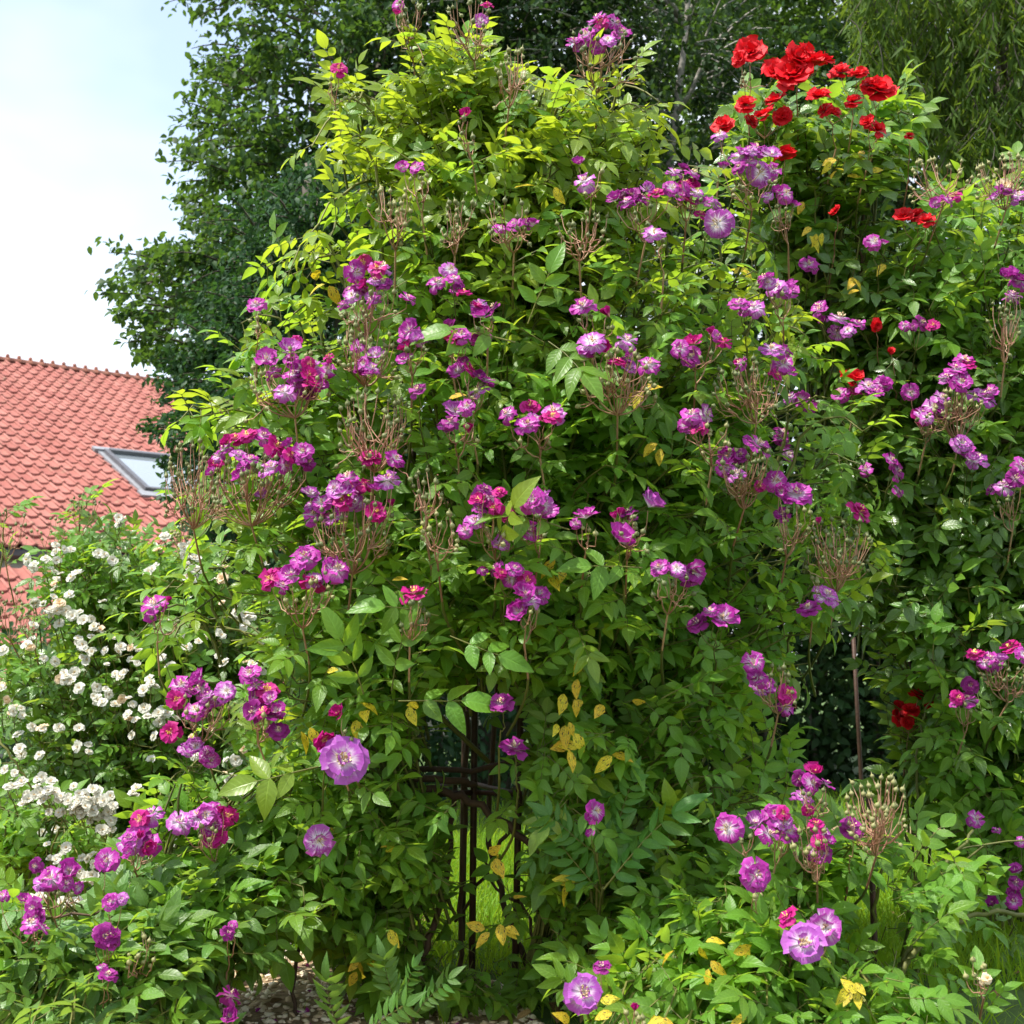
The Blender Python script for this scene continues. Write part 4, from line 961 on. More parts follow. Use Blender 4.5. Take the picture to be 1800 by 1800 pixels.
for fl, sp, bx in [
    ([(268, 1432, 48, 'l'), (245, 1440, 40, 'm'), (245, 1462, 24, 'b'), (228, 1480, 48, 'l'), (262, 1484, 46, 'v'), (232, 1500, 36, 'v')], 4, (250, 1480, 50, 30)), ([(316, 1446, 50, 'l'), (352, 1436, 56, 'l'), (372, 1424, 34, 'v'), (376, 1470, 46, 'm'), (390, 1418, 24, 'b'), (396, 1446, 26, 'b')], 8, (370, 1460, 60, 40)), ([(188, 1513, 46, 'v')], 0, None),
    ([(90, 1545, 48, 'v'), (122, 1535, 50, 'v'), (75, 1552, 34, 'l'), (62, 1522, 28, 'd'), (138, 1560, 24, 'v')], 3, (110, 1570, 40, 20)), ([(185, 1645, 46, 'd'), (170, 1640, 28, 'v'), (205, 1645, 26, 'v')], 0, None), ([(195, 1585, 34, 'v'), (215, 1580, 24, 'l')], 0, None), ([(190, 1715, 36, 'd'), (180, 1700, 22, 'v')], 0, None), ([(405, 1752, 48, 'd')], 0, None), ([(402, 1788, 40, 'd')], 0, None), ([(60, 1595, 40, 'v'), (55, 1625, 40, 'v'), (75, 1632, 28, 'v'), (5, 1575, 24, 'v')], 0, None), ([(400, 1640, 30, 'd'), (408, 1628, 22, 'v')], 0, None), ([], 14, (250, 1660, 50, 50))]:
    D.truss(fl, sp, bx)
D.cane([(0, 1700, 3.4), (20, 1660, 3.45), (60, 1620, 3.5), (180, 1600, 3.55)], .005, .003)
D.cane([(350, 1780, 3.7), (375, 1700, 3.7), (420, 1620, 3.75), (470, 1560, 3.8), (560, 1500, 3.9), (600, 1430, 4.0)], .007, .005)
D.cane([(530, 1800, 3.9), (515, 1740, 3.92), (540, 1600, 3.95), (545, 1500, 4.0)], .006, .005)
D.finish()

# ---- white rambler ------------------------------------------------------------
def frontC(x, y): return 6.0 - .7 * math.sqrt(max(.05, 1 - ((x - 220) / 380) ** 2 - ((y - 1300) / 480) ** 2))
def axisC(p):
    a = P(230, 1500, 6.3); return np.array([a[0], a[1], p[2]])
W = Plant('white_rambler_rose', 'rambler rose dotted with small white and cream flowers, in front of the tiled roof', 'rose bush', (P(230, 1560, 6.3)[0], 6.3, 0), 'leaf', LEAFS, frontC, axisC, (.125, .185))
polyC = [(90, 1010), (110, 930), (160, 900), (230, 940), (330, 960), (420, 1010), (520, 1080), (560, 1500), (250, 1560), (0, 1500), (-40, 1200), (40, 1110), (90, 1080)]
W.fill(polyC, 330, (7, 10), deep=1.0, matf=lambda x, y: 'gloss' if R.random() < .85 else 'leaf')
W.fill([(90, 960), (140, 900), (230, 940), (330, 965), (400, 1020), (200, 1100), (90, 1060)], 60, (6, 8), deep=.6, mat='leaf')
wc = [(290, 1500, 0), (90, 985), (115, 960), (140, 975), (100, 1010), (130, 1000), (165, 985), (190, 975), (210, 925), (225, 930), (265, 1000), (255, 1005), (290, 955), (320, 960), (330, 980), (340, 1010), (95, 1040), (120, 1045), (60, 990), (50, 1000), (110, 1075), (95, 1080), (130, 1080), (85, 1065),
      (180, 1110), (200, 1150), (60, 1140), (85, 1150), (150, 1150), (215, 1135), (240, 1165), (270, 1210), (280, 1255), (265, 1200), (185, 1210), (190, 1235), (120, 1205), (110, 1270), (70, 1275), (20, 1240), (10, 1210), (30, 1250), (40, 1110), (15, 1130), (340, 1015), (335, 1010), (430, 1080), (425, 1085), (470, 995), (275, 1300), (345, 1330), (360, 1340), (410, 1330), (270, 1245), (290, 1260),
      (235, 1270), (220, 1245), (205, 1195), (240, 1300), (160, 1090), (140, 1125), (300, 1090), (330, 1130), (380, 1120), (380, 1180), (90, 1180), (130, 1190), (160, 1310), (35, 1310), (440, 1160), (300, 1180), (60, 1060), (390, 1010), (410, 1360), (240, 1390), (230, 1390)]
cells = {}
for x, y in [(c[0], c[1]) for c in wc]:
    cells.setdefault((int(x // 60), int(y // 50)), []).append((x, y))
for k, pts in cells.items():
    fl = []
    for x, y in pts:
        for _ in range(R.choice((1, 2, 3, 4))):
            fl.append((x + R.gauss(0, 10), y + R.gauss(0, 8), R.uniform(13, 22), 'w' if R.random() < .88 else 'p'))
    W.truss(fl, 0, None, lib=FW, libname='fw', stalk='cane', leaves=2, drop=38)
for _ in range(30):
    x, y = pick(polyC); W.truss([(x, y, R.uniform(11, 18), R.choice('wwp'))], 0, None, lib=FW, libname='fw', leaves=1, stalk='cane', drop=30)
for bx in [(150, 885, 50, 50), (90, 935, 70, 60), (20, 920, 60, 60), (20, 1060, 60, 60), (60, 1080, 60, 60), (330, 935, 60, 50)]:
    W.truss([], 16, bx, leaves=2)
W.shoot(P(10, 900, 5.9), 5, start=P(0, 1060, 6.0), frac=(.3, 1))
W.shoot(P(155, 880, 5.8), 6, start=P(130, 1050, 6.0), frac=(.1, 1))
W.finish()
# low white shrub rose at the left edge
def frontV(x, y): return 4.7
V_ = Plant('white_shrub_rose', 'low shrub rose with one crowded spray of white flowers at the left edge', 'rose bush', (P(60, 1600, 5.0)[0], 5.0, 0), 'leaf', LEAFS, frontV, lambda p: np.array([P(40, 1550, 5.0)[0], 5.0, p[2]]), (.14, .2))
fl = []
for (x0, y0, x1, y1, n) in [(5, 1385, 60, 1390, 12), (50, 1375, 150, 1415, 26), (90, 1420, 205, 1430, 26), (140, 1400, 210, 1420, 16), (100, 1500, 170, 1530, 12), (60, 1575, 150, 1590, 14), (80, 1515, 115, 1512, 6), (150, 1440, 200, 1450, 8)]:
    g = []
    for i in range(n):
        t = R.random(); g.append((x0 + (x1 - x0) * t + R.gauss(0, 6), y0 + (y1 - y0) * t + R.gauss(0, 13), R.uniform(14, 22), 'w'))
    V_.truss(g, 0, None, lib=FW, libname='fw', leaves=2, stalk='cane', drop=30)
V_.fill([(-30, 1380), (60, 1420), (150, 1440), (180, 1480), (120, 1640), (-30, 1640)], 26, (5, 8), deep=.4, matf=lambda x, y: 'leaf')
V_.cane([(-10, 1290, 4.6), (20, 1330, 4.6), (45, 1370, 4.62), (80, 1420, 4.68)], .004, .003, 'cane')
V_.finish(200)

# ---- pinnate leaved seedlings ---------------------------------------------------
def seedling(label, base, tops, nl):
    b = P(*base); b[2] = 0
    t = thing('pinnate_plant', label, 'plant', tuple(b))
    for (x, y, Y, dx, dz, L) in tops:
        p = P(x, y, Y)
        path = bez(b, np.array([b[0], b[1], p[2] * .8]), p, 7)
        st = tube(path, .006, .0035, 5); o = path[0].copy(); st.V = st.V - o
        put('stem', mesh('stem', st, [MT['cane']]), t, trs(*o))
        for i in range(nl):
            j = 6 - i
            d = np.array([dx * (1 if i != 1 else -.7) + R.uniform(-.2, .2), -.35, dz * (1 - .2 * i)])
            put('leaf', lmesh(PEA, R.randrange(3), [MT['pea'], MT['cane']]), t, frame(d, np.array([-.15, -.8, .6]) + rvec(.12), path[j], L * R.uniform(.85, 1.1)))
seedling('dark green plant with long ladder-like leaves right of the iron rods', (1050, 1790, 3.75), [(1060, 1560, 3.55, .75, .8, .29), (1050, 1500, 3.55, -.5, .5, .19), (1085, 1470, 3.6, .35, .9, .18), (1010, 1440, 3.6, .9, -.3, .19)], 2)
seedling('fresh green plant with narrow ladder-like leaves left of the iron rods', (720, 1840, 3.7), [(700, 1775, 3.5, -.4, .9, .16), (730, 1785, 3.5, .5, .7, .15)], 2)
seedling('plant with broad blue-green leaflets in the bottom edge, below the gravel', (620, 1850, 3.6), [(598, 1815, 3.45, -.3, .5, .2), (640, 1820, 3.45, .6, .4, .2)], 1)

for pl_, li_, ce_, fo_ in PLANTS: pl_.finish_now(li_, ce_, fo_)

# ---- stake ------------------------------------------------------------------------
st = P(1520, 1352, 6.0); st[2] = -.1
o = rod('garden_stake', st, P(1500, 1120, 5.98), .009, None, 'iron')
o['label'] = 'thin brown garden stake leaning in front of the dark shade at the right'; o['category'] = 'stake'
st = P(1535, 1540, 4.35); st[2] = -.1
o = rod('garden_stake', st, P(1528, 1400, 4.35), .010, None, 'iron')
o['label'] = 'short brown stake standing in the lawn behind the bare rose stalks'; o['category'] = 'stake'

# ------------------------------------------------------------------ trees
def tree(name, label, poly, Yc, dp, ncl, per, leafpx, lib, mk, trunkpx, sparse=(), cl=46, limbs=26, bark='bark', trunkr=.14, hang=0.0, holes=(), ztop=None, dens=None):
    b = P(trunkpx, 1300, Yc); b[2] = 0
    t = thing(name, label, 'tree', tuple(b))
    m = Yc / F
    cen = []
    for _ in range(ncl):
        for __ in range(30):
            x, y = pick(poly, holes)
            if dens is None or R.random() < dens(x, y): break
        cen.append(P(x, y, Yc + R.uniform(-dp, dp)))
    bt = Batch()
    twg = []
    for c in cen:
        rad = cl * m * R.uniform(.6, 1.3)
        dirn = nrm(np.array([c[0] - b[0], (c[1] - Yc) * .7, R.uniform(-.4, .5)]))
        k = int(per * R.uniform(.6, 1.4))
        if hang:
            top = c + np.array([0, 0, rad])
            n = k
            path = bez(top, top + np.array([R.uniform(-.1, .1), 0, -rad * .5]), top + np.array([R.uniform(-.2, .2), R.uniform(-.1, .1), -rad * 2.6]), 6)
            twg.append(tube(path, .004, .002, 3, 0, 0, False))
            for i in range(n):
                q = R.random() * 5; j = min(4, int(q)); p = path[j] + (path[j + 1] - path[j]) * (q - j) + rvec(.015)
                d = np.array([R.gauss(0, .5), R.gauss(0, .5), -1.0])
                bt.add(lib[0], frame(d, rvec(1.0), p, leafpx * m * R.uniform(.7, 1.2)))
            continue
        tw0 = c - dirn * rad * 1.2; tw1 = c + dirn * rad * 1.2 + np.array([0, 0, -rad * .3])
        twg.append(tube(bez(tw0, c + np.array([0, 0, rad * .2]), tw1, 5), .010, .003, 3, 0, 0, False))
        for i in range(k):
            a = R.uniform(-1.2, 1.25)
            p = c + dirn * rad * a + N.normal(0, .42, 3) * rad * np.array([1, 1, .7]) * (1.25 - .6 * abs(a))
            d = dirn * .5 + N.normal(0, .7, 3) + np.array([0, 0, -.45])
            n0 = np.array([0, 0, 1.0]) + N.normal(0, .55, 3)
            bt.add(lib[R.randrange(len(lib))], frame(d, n0, p, leafpx * m * R.uniform(.7, 1.25)))
    base = np.array(b)
    put('crown', mesh('crown', bt.tpl(base), [MT[mk]]), t, trs(*base), True)
    tj = join(twg); tj.V = tj.V - base
    put('twigs', mesh('twigs', tj, [MT[bark]]), t, trs(*base), True)
    zt = max(c[2] for c in cen) * .95 if ztop is None else ztop
    tp = np.array([[b[0] + .12 * math.sin(z * 1.3), Yc + .1 * math.cos(z), z] for z in np.linspace(-.1, zt, 12)])
    tk = tube(tp, trunkr, trunkr * .2, 12); tk.V = tk.V - base
    put('trunk', mesh('trunk', tk, [MT[bark]]), t, trs(*base))
    order = sorted(cen, key=lambda c: R.random())[:limbs]
    for c in order:
        z0 = max(.8, min(zt * .9, c[2] - R.uniform(.2, .9)))
        j = np.argmin(abs(tp[:, 2] - z0)); a = tp[j]
        path = bez(a, a + (c - a) * .5 + np.array([0, 0, .25]), c, 7); path[1:-1] += N.normal(0, .03, (5, 3))
        lb = tube(path, .035 * (1 - j / 16), .008, 6); lb.V = lb.V - a
        put('limb', mesh('limb', lb, [MT[bark]]), t, trs(*a))
    return t
tree('broadleaf_tree', 'tall loose crowned tree with sky showing through, beside the open sky',
     [(270, -120), (310, 0), (350, 50), (365, 90), (350, 140), (385, 165), (340, 190), (350, 250), (335, 320), (345, 400), (310, 440), (235, 445), (215, 500), (235, 540), (250, 610), (290, 640), (420, 620), (560, 560), (820, 400), (880, -120)],
     9.6, 1.1, 760, 48, 15, TLEAF, 'treeleaf', 640, cl=36, limbs=34, dens=lambda x, y: .5 if y < 330 else (.55 if x < 360 else 1.0))
tree('dense_tree', 'dense dark green tree reaching over the right end of the tiled roof',
     [(400, 400), (440, 340), (500, 310), (560, 280), (650, 330), (740, 400), (760, 1080), (400, 1080), (350, 1010), (340, 900), (335, 870), (325, 820), (270, 765), (310, 720), (285, 660), (330, 590), (370, 500)],
     8.3, .9, 900, 66, 12, TLEAF, 'darkleaf', 560, cl=32, limbs=20)
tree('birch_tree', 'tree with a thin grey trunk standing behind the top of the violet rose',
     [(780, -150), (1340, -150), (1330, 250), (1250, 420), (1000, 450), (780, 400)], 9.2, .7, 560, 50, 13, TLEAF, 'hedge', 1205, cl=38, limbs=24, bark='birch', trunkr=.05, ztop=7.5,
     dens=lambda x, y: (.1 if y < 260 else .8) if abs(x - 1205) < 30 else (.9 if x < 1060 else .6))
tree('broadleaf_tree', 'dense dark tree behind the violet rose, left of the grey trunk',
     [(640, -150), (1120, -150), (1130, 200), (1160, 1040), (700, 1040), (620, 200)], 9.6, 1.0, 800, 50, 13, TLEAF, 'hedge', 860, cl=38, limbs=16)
tree('broadleaf_tree', 'airy green tree behind the scarlet blooms, sky glinting between its leaves',
     [(1200, -150), (1620, -150), (1600, 350), (1560, 1060), (1100, 1060)], 12, 1.6, 1300, 54, 14, TLEAF, 'treeleaf', 1560, cl=38, limbs=18)
tree('willow_tree', 'weeping willow with hanging olive green strands in the top right corner',
     [(1500, -160), (2000, -160), (2000, 200), (1880, 330), (1640, 330), (1560, 200), (1490, 60)], 7.6, .9, 1000, 30, 28, WLEAF, 'willow', 1830, cl=38, limbs=14, hang=1)
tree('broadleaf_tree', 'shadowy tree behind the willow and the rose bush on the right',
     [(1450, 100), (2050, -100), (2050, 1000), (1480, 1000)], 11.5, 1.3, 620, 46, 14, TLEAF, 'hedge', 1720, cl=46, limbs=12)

# hedge
def hedge(name, label, x0, x1, Y, h, n, mk, size):
    t = thing(name, label, 'hedge', ((x0 + x1) / 2, Y, 0))
    base = np.array([(x0 + x1) / 2, Y, 0.0])
    bt = Batch(); tw = []
    for _ in range(n):
        x = R.uniform(x0, x1); z = R.uniform(.02, 1) * h * (1 + .12 * math.sin(x * 2.1)); y = Y + R.uniform(-.55, .6)
        c = np.array([x, y, z])
        for i in range(26):
            p = c + N.normal(0, .11, 3)
            bt.add(TLEAF[R.randrange(2)], frame(N.normal(0, 1, 3) + np.array([0, -.3, -.3]), np.array([0, -.4, .9]) + N.normal(0, .5, 3), p, size * R.uniform(.7, 1.2)))
    for i in range(int((x1 - x0) * 5)):
        x = R.uniform(x0, x1)
        tw.append(tube(bez((x, Y + R.uniform(-.3, .3), -.05), (x + R.uniform(-.2, .2), Y, h * .5), (x + R.uniform(-.3, .3), Y, h * .95), 6), .022, .006, 5))
    put('foliage', mesh('foliage', bt.tpl(base), [MT[mk]]), t, trs(*base), True)
    tj = join(tw); tj.V = tj.V - base
    put('stems', mesh('stems', tj, [MT['bark']]), t, trs(*base), True)
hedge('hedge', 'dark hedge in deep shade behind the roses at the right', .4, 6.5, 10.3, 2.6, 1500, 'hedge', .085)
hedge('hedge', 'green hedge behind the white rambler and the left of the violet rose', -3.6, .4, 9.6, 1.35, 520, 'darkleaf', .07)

# ------------------------------------------------------------------ house with tiled roof
a_ = math.radians(40.6)
RD = np.array([math.cos(a_), math.sin(a_), 0]); PD = np.array([math.sin(a_), -math.cos(a_), 0])
pr = math.radians(26.5)
DN = PD * math.cos(pr) + np.array([0, 0, -math.sin(pr)])
NM = np.cross(RD, -DN); NM = NM if NM[2] > 0 else -NM
ridge0 = P(130, 652, 24)
def on_plane(px, py, p0, n):
    q = P(px, py, 10) - np.array([0, 0, CAMZ]); c = np.array([0, 0, CAMZ])
    return c + q * (np.dot(p0 - c, n) / np.dot(q, n))
ev = on_plane(30, 961, ridge0, NM)
SLEN = float(np.dot(ev - ridge0, DN))
NR = 26; RH = SLEN / NR; CW = .192
MT['tile'] = plain('clay_tile', (0.25, 0.072, 0.056), (0.36, 0.136, 0.108), 9, 0.8, 0.35, .01, tintw=0.4)
tt_ = MT['tile'].node_tree; bs_ = next(n for n in tt_.nodes if n.type == 'BSDF_PRINCIPLED'); c0 = bs_.inputs['Base Color'].links[0].from_socket
ge_ = nd(tt_, 'ShaderNodeNewGeometry'); n1_ = nd(tt_, 'ShaderNodeTexNoise', i_Scale=1.7, i_Detail=6.0, i_Roughness=.7); n2_ = nd(tt_, 'ShaderNodeTexNoise', i_Scale=11.0, i_Detail=3.0)
tt_.links.new(ge_.outputs['Position'], n1_.inputs['Vector']); tt_.links.new(ge_.outputs['Position'], n2_.inputs['Vector'])
f1_ = math_(tt_, 'MULTIPLY', math_(tt_, 'SUBTRACT', n1_.outputs['Fac'], .50), 5.0, clamp=True)
f2_ = math_(tt_, 'MULTIPLY', math_(tt_, 'SUBTRACT', n2_.outputs['Fac'], .52), 6.0, clamp=True)
c1_ = mixc(tt_, math_(tt_, 'MULTIPLY', f1_, .35), c0, (0.17, 0.055, 0.042))
c1_ = mixc(tt_, math_(tt_, 'MULTIPLY', math_(tt_, 'MULTIPLY', f1_, f2_), .6), c1_, (0.30, 0.25, 0.16))
tt_.links.new(c1_, bs_.inputs['Base Color'])
MT['ridge'] = plain('ridge_tile', (0.24, 0.09, 0.06), (0.36, 0.16, 0.11), 12, 0.8, .4, .01, tintw=0.4)
MT['zinc'] = plain('dark_zinc', (0.09, 0.09, 0.10), (0.17, 0.17, 0.185), 12, 0.45, .1, metal=.5)
MT['lead'] = plain('lead_flashing', (0.22, 0.23, 0.25), (0.36, 0.37, 0.39), 10, 0.5, .2, metal=.3)
MT['render'] = plain('painted_wall', (0.55, 0.50, 0.42), (0.66, 0.62, 0.55), 3, .9, .2)
MT['deck'] = plain('roof_underlay', (0.09, 0.03, 0.02), (0.14, 0.05, 0.035), 4, .9, .2)
gm, gt, gl = newmat('window_pane')
g = nd(gt, 'ShaderNodeBsdfPrincipled'); g.inputs['Base Color'].default_value = (.35, .40, .44, 1); g.inputs['Roughness'].default_value = .06; g.inputs['Specular IOR Level'].default_value = .9
g.inputs['Metallic'].default_value = .55
gl.new(g.outputs[0], nd(gt, 'ShaderNodeOutputMaterial').inputs[0]); MT['glass'] = gm
hb = ridge0 + PD * 2.0; 
house = thing('house', 'house with a salmon red tiled roof and one roof window, left behind the white rambler', 'house', (hb[0], hb[1], 0))
HB = np.array([hb[0], hb[1], 0.0])
def RP(u, v, h=0.0, drop=0.0):
    """u along the ridge, v down the slope, h off the plane"""
    return ridge0 + RD * u + DN * v + NM * h + np.array([0, 0, -drop])
def quadmesh(name, pts, mat, parent, th=None):
    V = [np.asarray(p) - HB for p in pts]
    T = [(0, 1, 2), (0, 2, 3)]
    if th is not None:
        V += [p + th for p in V[:4]]
        T += [(4, 6, 5), (4, 7, 6)]
        for i in range(4):
            j = (i + 1) % 4; T += [(i, i + 4, j), (j, i + 4, j + 4)]
    return put(name, mesh(name, Tpl(V, T), [MT[mat]], False), parent, trs(*HB))
U0, U1 = -8.0, 7.5
quadmesh('roof_deck', [RP(U0, 0, -.05), RP(U1, 0, -.05), RP(U1, SLEN, -.05), RP(U0, SLEN, -.05)], 'deck', house, -NM * .08)
BK = -PD * math.cos(pr) + np.array([0, 0, -math.sin(pr)])
q = [ridge0 + RD * u + BK * v for u, v in ((U0, .03), (U1, .03), (U1, 6), (U0, 6))]
quadmesh('rear_roof', q, 'tile', house, np.array([0, 0, -.1]))
# tile shape: shallow trough and a raised roll on one side, rounded nose
def tile_t():
    V, T = [], []
    xs = np.array([0, .09, .20, .27, .6, .9, 1.03]) ; zs = np.array([.026, .044, .038, .006, .0, .004, .018])
    for (v, th, dz) in ((-.12, 0, -.004), (.9, 0, .018), (1.0, 0, .026)):
        for x, z in zip(xs, zs):
            nose = (.06 * math.sin(max(0, min(1, (x - .16) / .76)) * math.pi)) if v == 1.0 else 0
            V.append((x * CW, (v + nose) * RH, z + dz))
    n = len(xs)
    for x, z in zip(xs, zs):
        nose = .06 * math.sin(max(0, min(1, (x - .16) / .76)) * math.pi)
        V.append((x * CW, (1.0 + nose) * RH, z - .004))
    for i in range(3):
        for k in range(n - 1):
            p = i * n + k
            T += [(p, p + n + 1, p + 1), (p, p + n, p + n + 1)]
    return Tpl(V, T)
TT = tile_t()
Mr = np.eye(4); Mr[:3, 0] = RD; Mr[:3, 1] = DN; Mr[:3, 2] = NM
if np.linalg.det(Mr[:3, :3]) < 0:
    TT.T = TT.T[:, ::-1]
tme = mesh('roof_tile', TT, [MT['tile']])
# skylight on the plane
s0 = on_plane(184, 800, ridge0, NM); s1 = on_plane(254, 868, ridge0, NM)
su, sv0 = np.dot(s0 - ridge0, RD), np.dot(s0 - ridge0, DN); sv1 = np.dot(s1 - ridge0, DN); su = (su + np.dot(s1 - ridge0, RD)) / 2
SW = 1.5
def lay_tiles(v0, rows, u0, u1, drop, vis):
    bt = Batch(); own = []
    for r_ in range(rows):
        v = v0 + r_ * RH
        u = u0
        while u < u1:
            if drop == 0 and su - CW * .6 < u < su + SW - .05 and sv0 - RH * .6 < v < sv1 + RH * .3:
                u += CW; continue
            c = RP(u + CW / 2, v + RH / 2, 0, drop)
            M = Mr.copy() @ rot('Z', R.gauss(0, .008)) @ rot('X', R.gauss(0, .012)); M[:3, 3] = RP(u + R.gauss(0, .003), v + R.gauss(0, .004), R.uniform(0, .004), drop)
            px, py = proj(c)
            own.append((px, py, M)) if (-12 < px < 345 and py < 1075 and vis(px, py)) else bt.add(TT, M)
            u += CW
    return own, bt
own, bt = lay_tiles(0.02, NR, U0, U1, 0, lambda x, y: not (x > 100 and y > 960) and not (x > 285 and y < 780))
own2, bt2 = lay_tiles(SLEN + .25, 9, U0, 4.0, .17, lambda x, y: x < 105)
allown = sorted(own, key=lambda q: (q[0] > 240, q[0] + .35 * abs(q[1] - 800)))
own2 = own2[:40]
for px, py, M in allown[:300 - len(own2)] + own2:
    put('roof_tile', tme, house, M)
for px, py, M in allown[300 - len(own2):]:
    bt.add(TT, M)
for k, v in bt2.d.items():
    for M, tn in zip(v[1], v[2]): bt.add(TT, M, tn)
put('roof_tiles', mesh('tiles', bt.tpl(HB), [MT['tile']]), house, trs(*HB), True)
# ridge caps with collars
def ridge_t(L):
    V, T = [], []
    secs = [(0, .115), (.02, .115), (.021, .092), (L - .015, .086), (L + .03, .082)]
    for x, rr in secs:
        for k in range(7):
            th = math.pi * (k / 6) ; V.append((x, rr * math.cos(th), rr * math.sin(th) * .9))
    for i in range(len(secs) - 1):
        for k in range(6):
            p = i * 7 + k; T += [(p, p + 1, p + 8), (p, p + 8, p + 7)]
    kb = len(V)
    for z, rr in ((.085, .034), (.115, .038), (.135, .02)):
        for k in range(5):
            V.append((.01 + rr * math.cos(k * 1.257), rr * math.sin(k * 1.257), z))
    for i in range(2):
        for k in range(5):
            a = kb + i * 5 + k; b = kb + i * 5 + (k + 1) % 5; T += [(a, b, b + 5), (a, b + 5, a + 5)]
    return Tpl(V, T)
rme = mesh('ridge_tile', ridge_t(.2), [MT['ridge']])
Mr2 = np.eye(4); Mr2[:3, 0] = RD; Mr2[:3, 2] = (0, 0, 1); Mr2[:3, 1] = np.cross([0, 0, 1], RD)
u = U0
while u < U1:
    M = Mr2.copy(); M[:3, 3] = ridge0 + RD * u + np.array([0, 0, .0])
    put('ridge_tile', rme, house, M); u += .2
# skylight
sk_pts = lambda u0, u1, v0, v1, h: [RP(u0, v0, h), RP(u1, v0, h), RP(u1, v1, h), RP(u0, v1, h)]
def slab(name, u0, u1, v0, v1, h0, h1, mat, parent):
    V = [p - RP(su, sv0, 0) for p in sk_pts(u0, u1, v0, v1, h0) + sk_pts(u0, u1, v0, v1, h1)]
    T = [(4, 6, 5), (4, 7, 6), (0, 1, 2), (0, 2, 3)]
    for i in range(4):
        j = (i + 1) % 4; T += [(i, i + 4, j), (j, i + 4, j + 4)]
    return put(name, mesh(name, Tpl(V, T), [MT[mat]], False), parent, trs(*RP(su, sv0, 0)))
fr = slab('skylight', su - .02, su + .055, sv0, sv1, -.03, .10, 'zinc', house)
slab('frame', su + SW - .1, su + SW, sv0, sv1, -.03, .10, 'zinc', fr)
slab('frame', su + .055, su + SW - .1, sv0, sv0 + .08, -.03, .12, 'zinc', fr)
slab('frame', su + .055, su + SW - .1, sv1 - .06, sv1, -.03, .095, 'zinc', fr)
slab('pane', su + .055, su + SW - .1, sv0 + .08, sv1 - .06, .03, .06, 'glass', fr)
slab('flashing', su - .09, su - .02, sv0 - .04, sv1 + .02, -.03, .045, 'lead', fr)
slab('flashing', su - .14, su + SW + .1, sv1 + .022, sv1 + .2, .02, .055, 'lead', fr)
slab('flashing', su - .14, su + SW + .1, sv0 - .16, sv0 - .042, .0, .075, 'lead', fr)
# gutter strip, lower roof deck and walls
def prism(name, u0, u1, prof, mat, parent):
    n = len(prof); V = []
    for u in (u0, u1):
        for (d, z) in prof: V.append(RP(u, SLEN) + PD * d + np.array([0, 0, z]) - HB)
    T = []
    for k in range(n):
        j = (k + 1) % n; T += [(k, j, j + n), (k, j + n, k + n)]
    for k in range(1, n - 1): T += [(0, k + 1, k), (n, n + k, n + k + 1)]
    return put(name, mesh(name, Tpl(V, T), [MT[mat]], False), parent, trs(*HB))
prism('gutter', U0, U1, [(.0, -.10), (.03, -.15), (.11, -.15), (.14, -.11), (.14, -.06), (.125, -.06), (.12, -.11), (.10, -.13), (.04, -.13), (.015, -.10), (.015, -.03), (.0, -.03)], 'zinc', house)
prism('fascia', U0, U1, [(-.04, -.06), (-.005, -.06), (-.005, -.42), (-.04, -.42)], 'render', house)
quadmesh('lower_roof_deck', [RP(U0, SLEN + .1, -.05, .17), RP(4.0, SLEN + .1, -.05, .17), RP(4.0, SLEN + .25 + 9 * RH, -.05, .17), RP(U0, SLEN + .25 + 9 * RH, -.05, .17)], 'deck', house, -NM * .06)
le = RP(0, SLEN + 9 * RH, -.2, .35); zl = le[2]
dB = float(np.dot(le - ridge0, PD)) - .25
def wallq(name, u0, d0, u1, d1, z1):
    p0 = ridge0 + RD * u0 + PD * d0; p1 = ridge0 + RD * u1 + PD * d1
    n = nrm(np.cross(p1 - p0, [0, 0, 1])) * .2
    quadmesh(name, [(p0[0], p0[1], -.1), (p1[0], p1[1], -.1), (p1[0], p1[1], z1), (p0[0], p0[1], z1)], 'render', house, -n)
wallq('wall', U0 + .2, dB, U1 - .2, dB, zl)
ez = ridge0[2] - 6 * math.sin(pr)
wallq('wall', U1 - .2, -5.2, U0 + .2, -5.2, ez)

# ------------------------------------------------------------------ ground
def structure(name, V, T, mat, z=0):
    o = put(name, mesh(name, Tpl(V, T), [mat], False)); o['kind'] = 'structure'; return o
MT['ground'] = plain('turf', (0.030, 0.065, 0.010), (0.075, 0.13, 0.022), 6, .95, .6, .03)
MT['soil'] = plain('soil_and_bark', (0.14, 0.09, 0.05), (0.42, 0.30, 0.18), 40, .95, .8, .02)
structure('lawn', [(-900, -60, 0), (900, -60, 0), (900, 1800, 0), (-900, 1800, 0)], [(0, 1, 2), (0, 2, 3)], MT['ground'])
gx = [(-2.6, 2.2), (.35, 2.2), (.15, 3.6), (-.05, 4.3), (-.35, 4.62), (-.8, 4.75), (-1.5, 5.1), (-2.6, 5.2)]
structure('gravel_path', [(x, y, .004) for x, y in gx], [(0, i, i + 1) for i in range(1, len(gx) - 1)], MT['soil'])
bx_ = [(.9, 7.3), (4.5, 7.0), (4.5, 7.9), (.9, 8.2)]
structure('garden_path', [(x, y, .004) for x, y in bx_], [(0, 1, 2), (0, 2, 3)], MT['soil'])
bt = Batch()
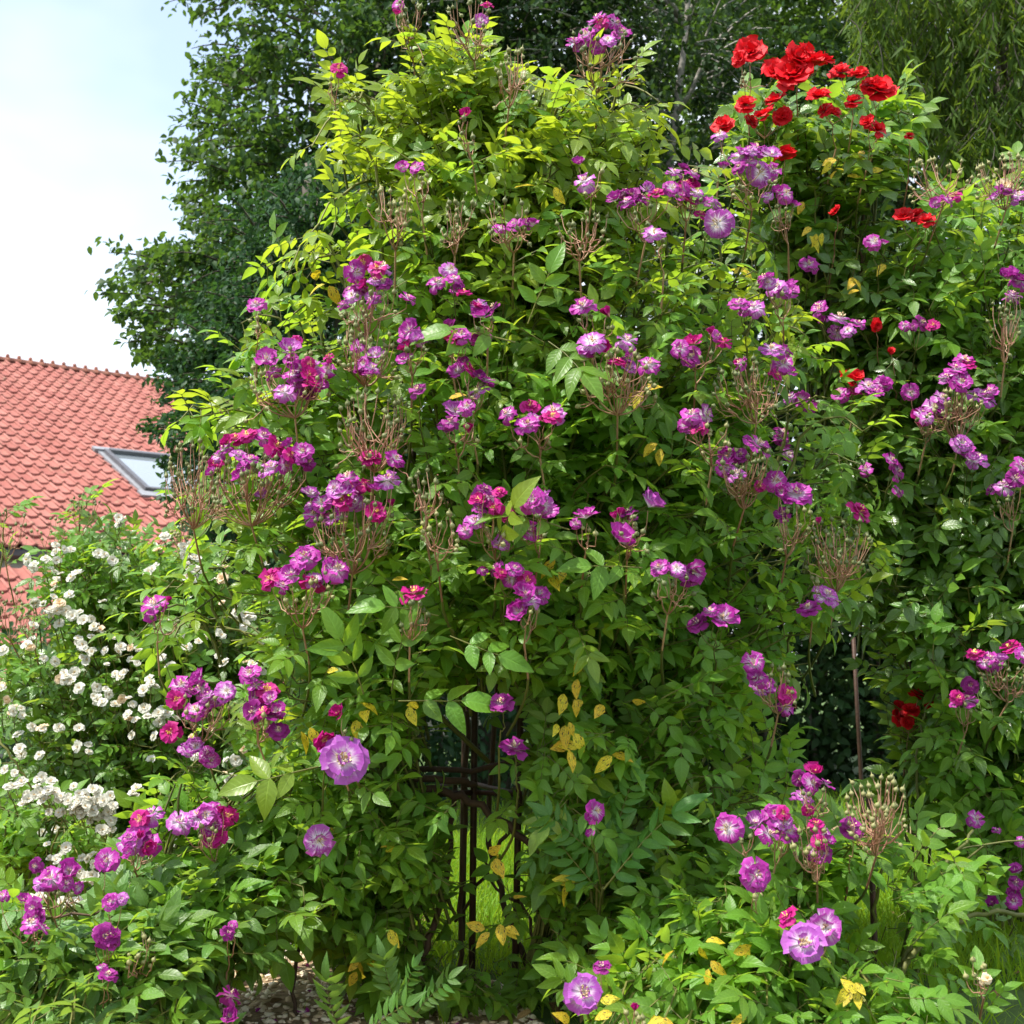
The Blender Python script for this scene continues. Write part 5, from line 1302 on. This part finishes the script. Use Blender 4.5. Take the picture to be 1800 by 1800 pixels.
for _ in range(52000):
    q = R.random()
    if q < .75: x, y = R.uniform(-1.6, 2.4), R.uniform(4.2, 7.4)
    else: x, y = R.uniform(-1.6, 3.2), R.uniform(3.5, 10)
    if inpoly(x, y, gx) and R.random() < .97: continue
    if inpoly(x, y, bx_): continue
    d = np.array([R.gauss(0, .35), R.gauss(0, .35), 1.0])
    bt.add(BLADE[R.randrange(3)], frame(d, rvec(1), (x, y, -.005), R.uniform(.05, .13) * (1.3 if R.random() < .1 else 1)))
o = put('grass', mesh('grass', bt.tpl(), [MT['grass']]), None, None, True)
# pebbles
def pebble(seed):
    r = np.random.default_rng(seed); V, T = [], []
    V.append((0, 0, .5))
    for i in range(2):
        for k in range(6): th = k * 1.0472 + i * .5; V.append((math.cos(th) * .5, math.sin(th) * .5, .22 - .4 * i))
    V.append((0, 0, -.5)); V = np.array(V) * r.uniform(.7, 1.2, (14, 1)) * np.array([1.2, .9, .6])
    for k in range(6):
        j = (k + 1) % 6
        T += [(0, 1 + k, 1 + j), (1 + k, 7 + k, 1 + j), (1 + j, 7 + k, 7 + j), (13, 7 + j, 7 + k)]
    return Tpl(V, T)
PB = [pebble(i) for i in range(4)]
MT['pebble'] = plain('pebble', (0.56, 0.42, 0.27), (0.86, 0.76, 0.60), 12, .85, .2, tintw=.8)
bt = Batch()
for _ in range(5200):
    x, y = R.uniform(-1.7, .3), R.uniform(3.3, 5.0)
    if not inpoly(x, y, gx): continue
    bt.add(PB[R.randrange(4)], zframe(np.array([0, 0, 1]) + rvec(.3), (x, y, .006), R.choice((.010, .014, .018, .024))))
put('gravel', mesh('gravel', bt.tpl(), [MT['pebble']]), None, None, True)
bt = Batch()
PETAL = flower(77, [(1, .5, .1)], .3, 0, .8, .1)
for _ in range(240):
    x, y = R.uniform(-1.5, .8), R.uniform(3.4, 5.2)
    bt.add(PETAL, zframe(np.array([0, 0, 1]) + rvec(.35), (x, y, .016), R.uniform(.03, .05)))
put('fallen_petals', mesh('fallen_petals', bt.tpl(), [PET['d'], MT['stamen']]), None, None, True)
bt = Batch()
for _ in range(420):
    x, y = R.uniform(-1.6, 1.6), R.uniform(3.4, 5.6)
    bt.add(SINGLE[R.randrange(2)], frame(rvec() * np.array([1, 1, .2]), np.array([0, 0, 1]) + rvec(.4), (x, y, .02), R.uniform(.035, .06)))
MT['dead'] = leaf_mat('dead_leaf', (0.14, 0.075, 0.03), (0.30, 0.18, 0.07), (0.2, 0.1, 0.03), 0.7, 0.15)
put('dead_leaves', mesh('dead_leaves', bt.tpl(), [MT['dead']]), None, None, True)
s_ = P(478, 1692, 4.42); s_[2] = .03
MT['stone'] = plain('grey_stone', (0.10, 0.095, 0.09), (0.26, 0.24, 0.22), 20, .9, .5, .01)
o = put('stone', mesh('stone', PB[1], [MT['stone']]), None, zframe([0.1, 0, 1], s_, .11, .4))
o['label'] = 'rounded grey stone lying on the gravel under the violet rose'; o['category'] = 'stone'
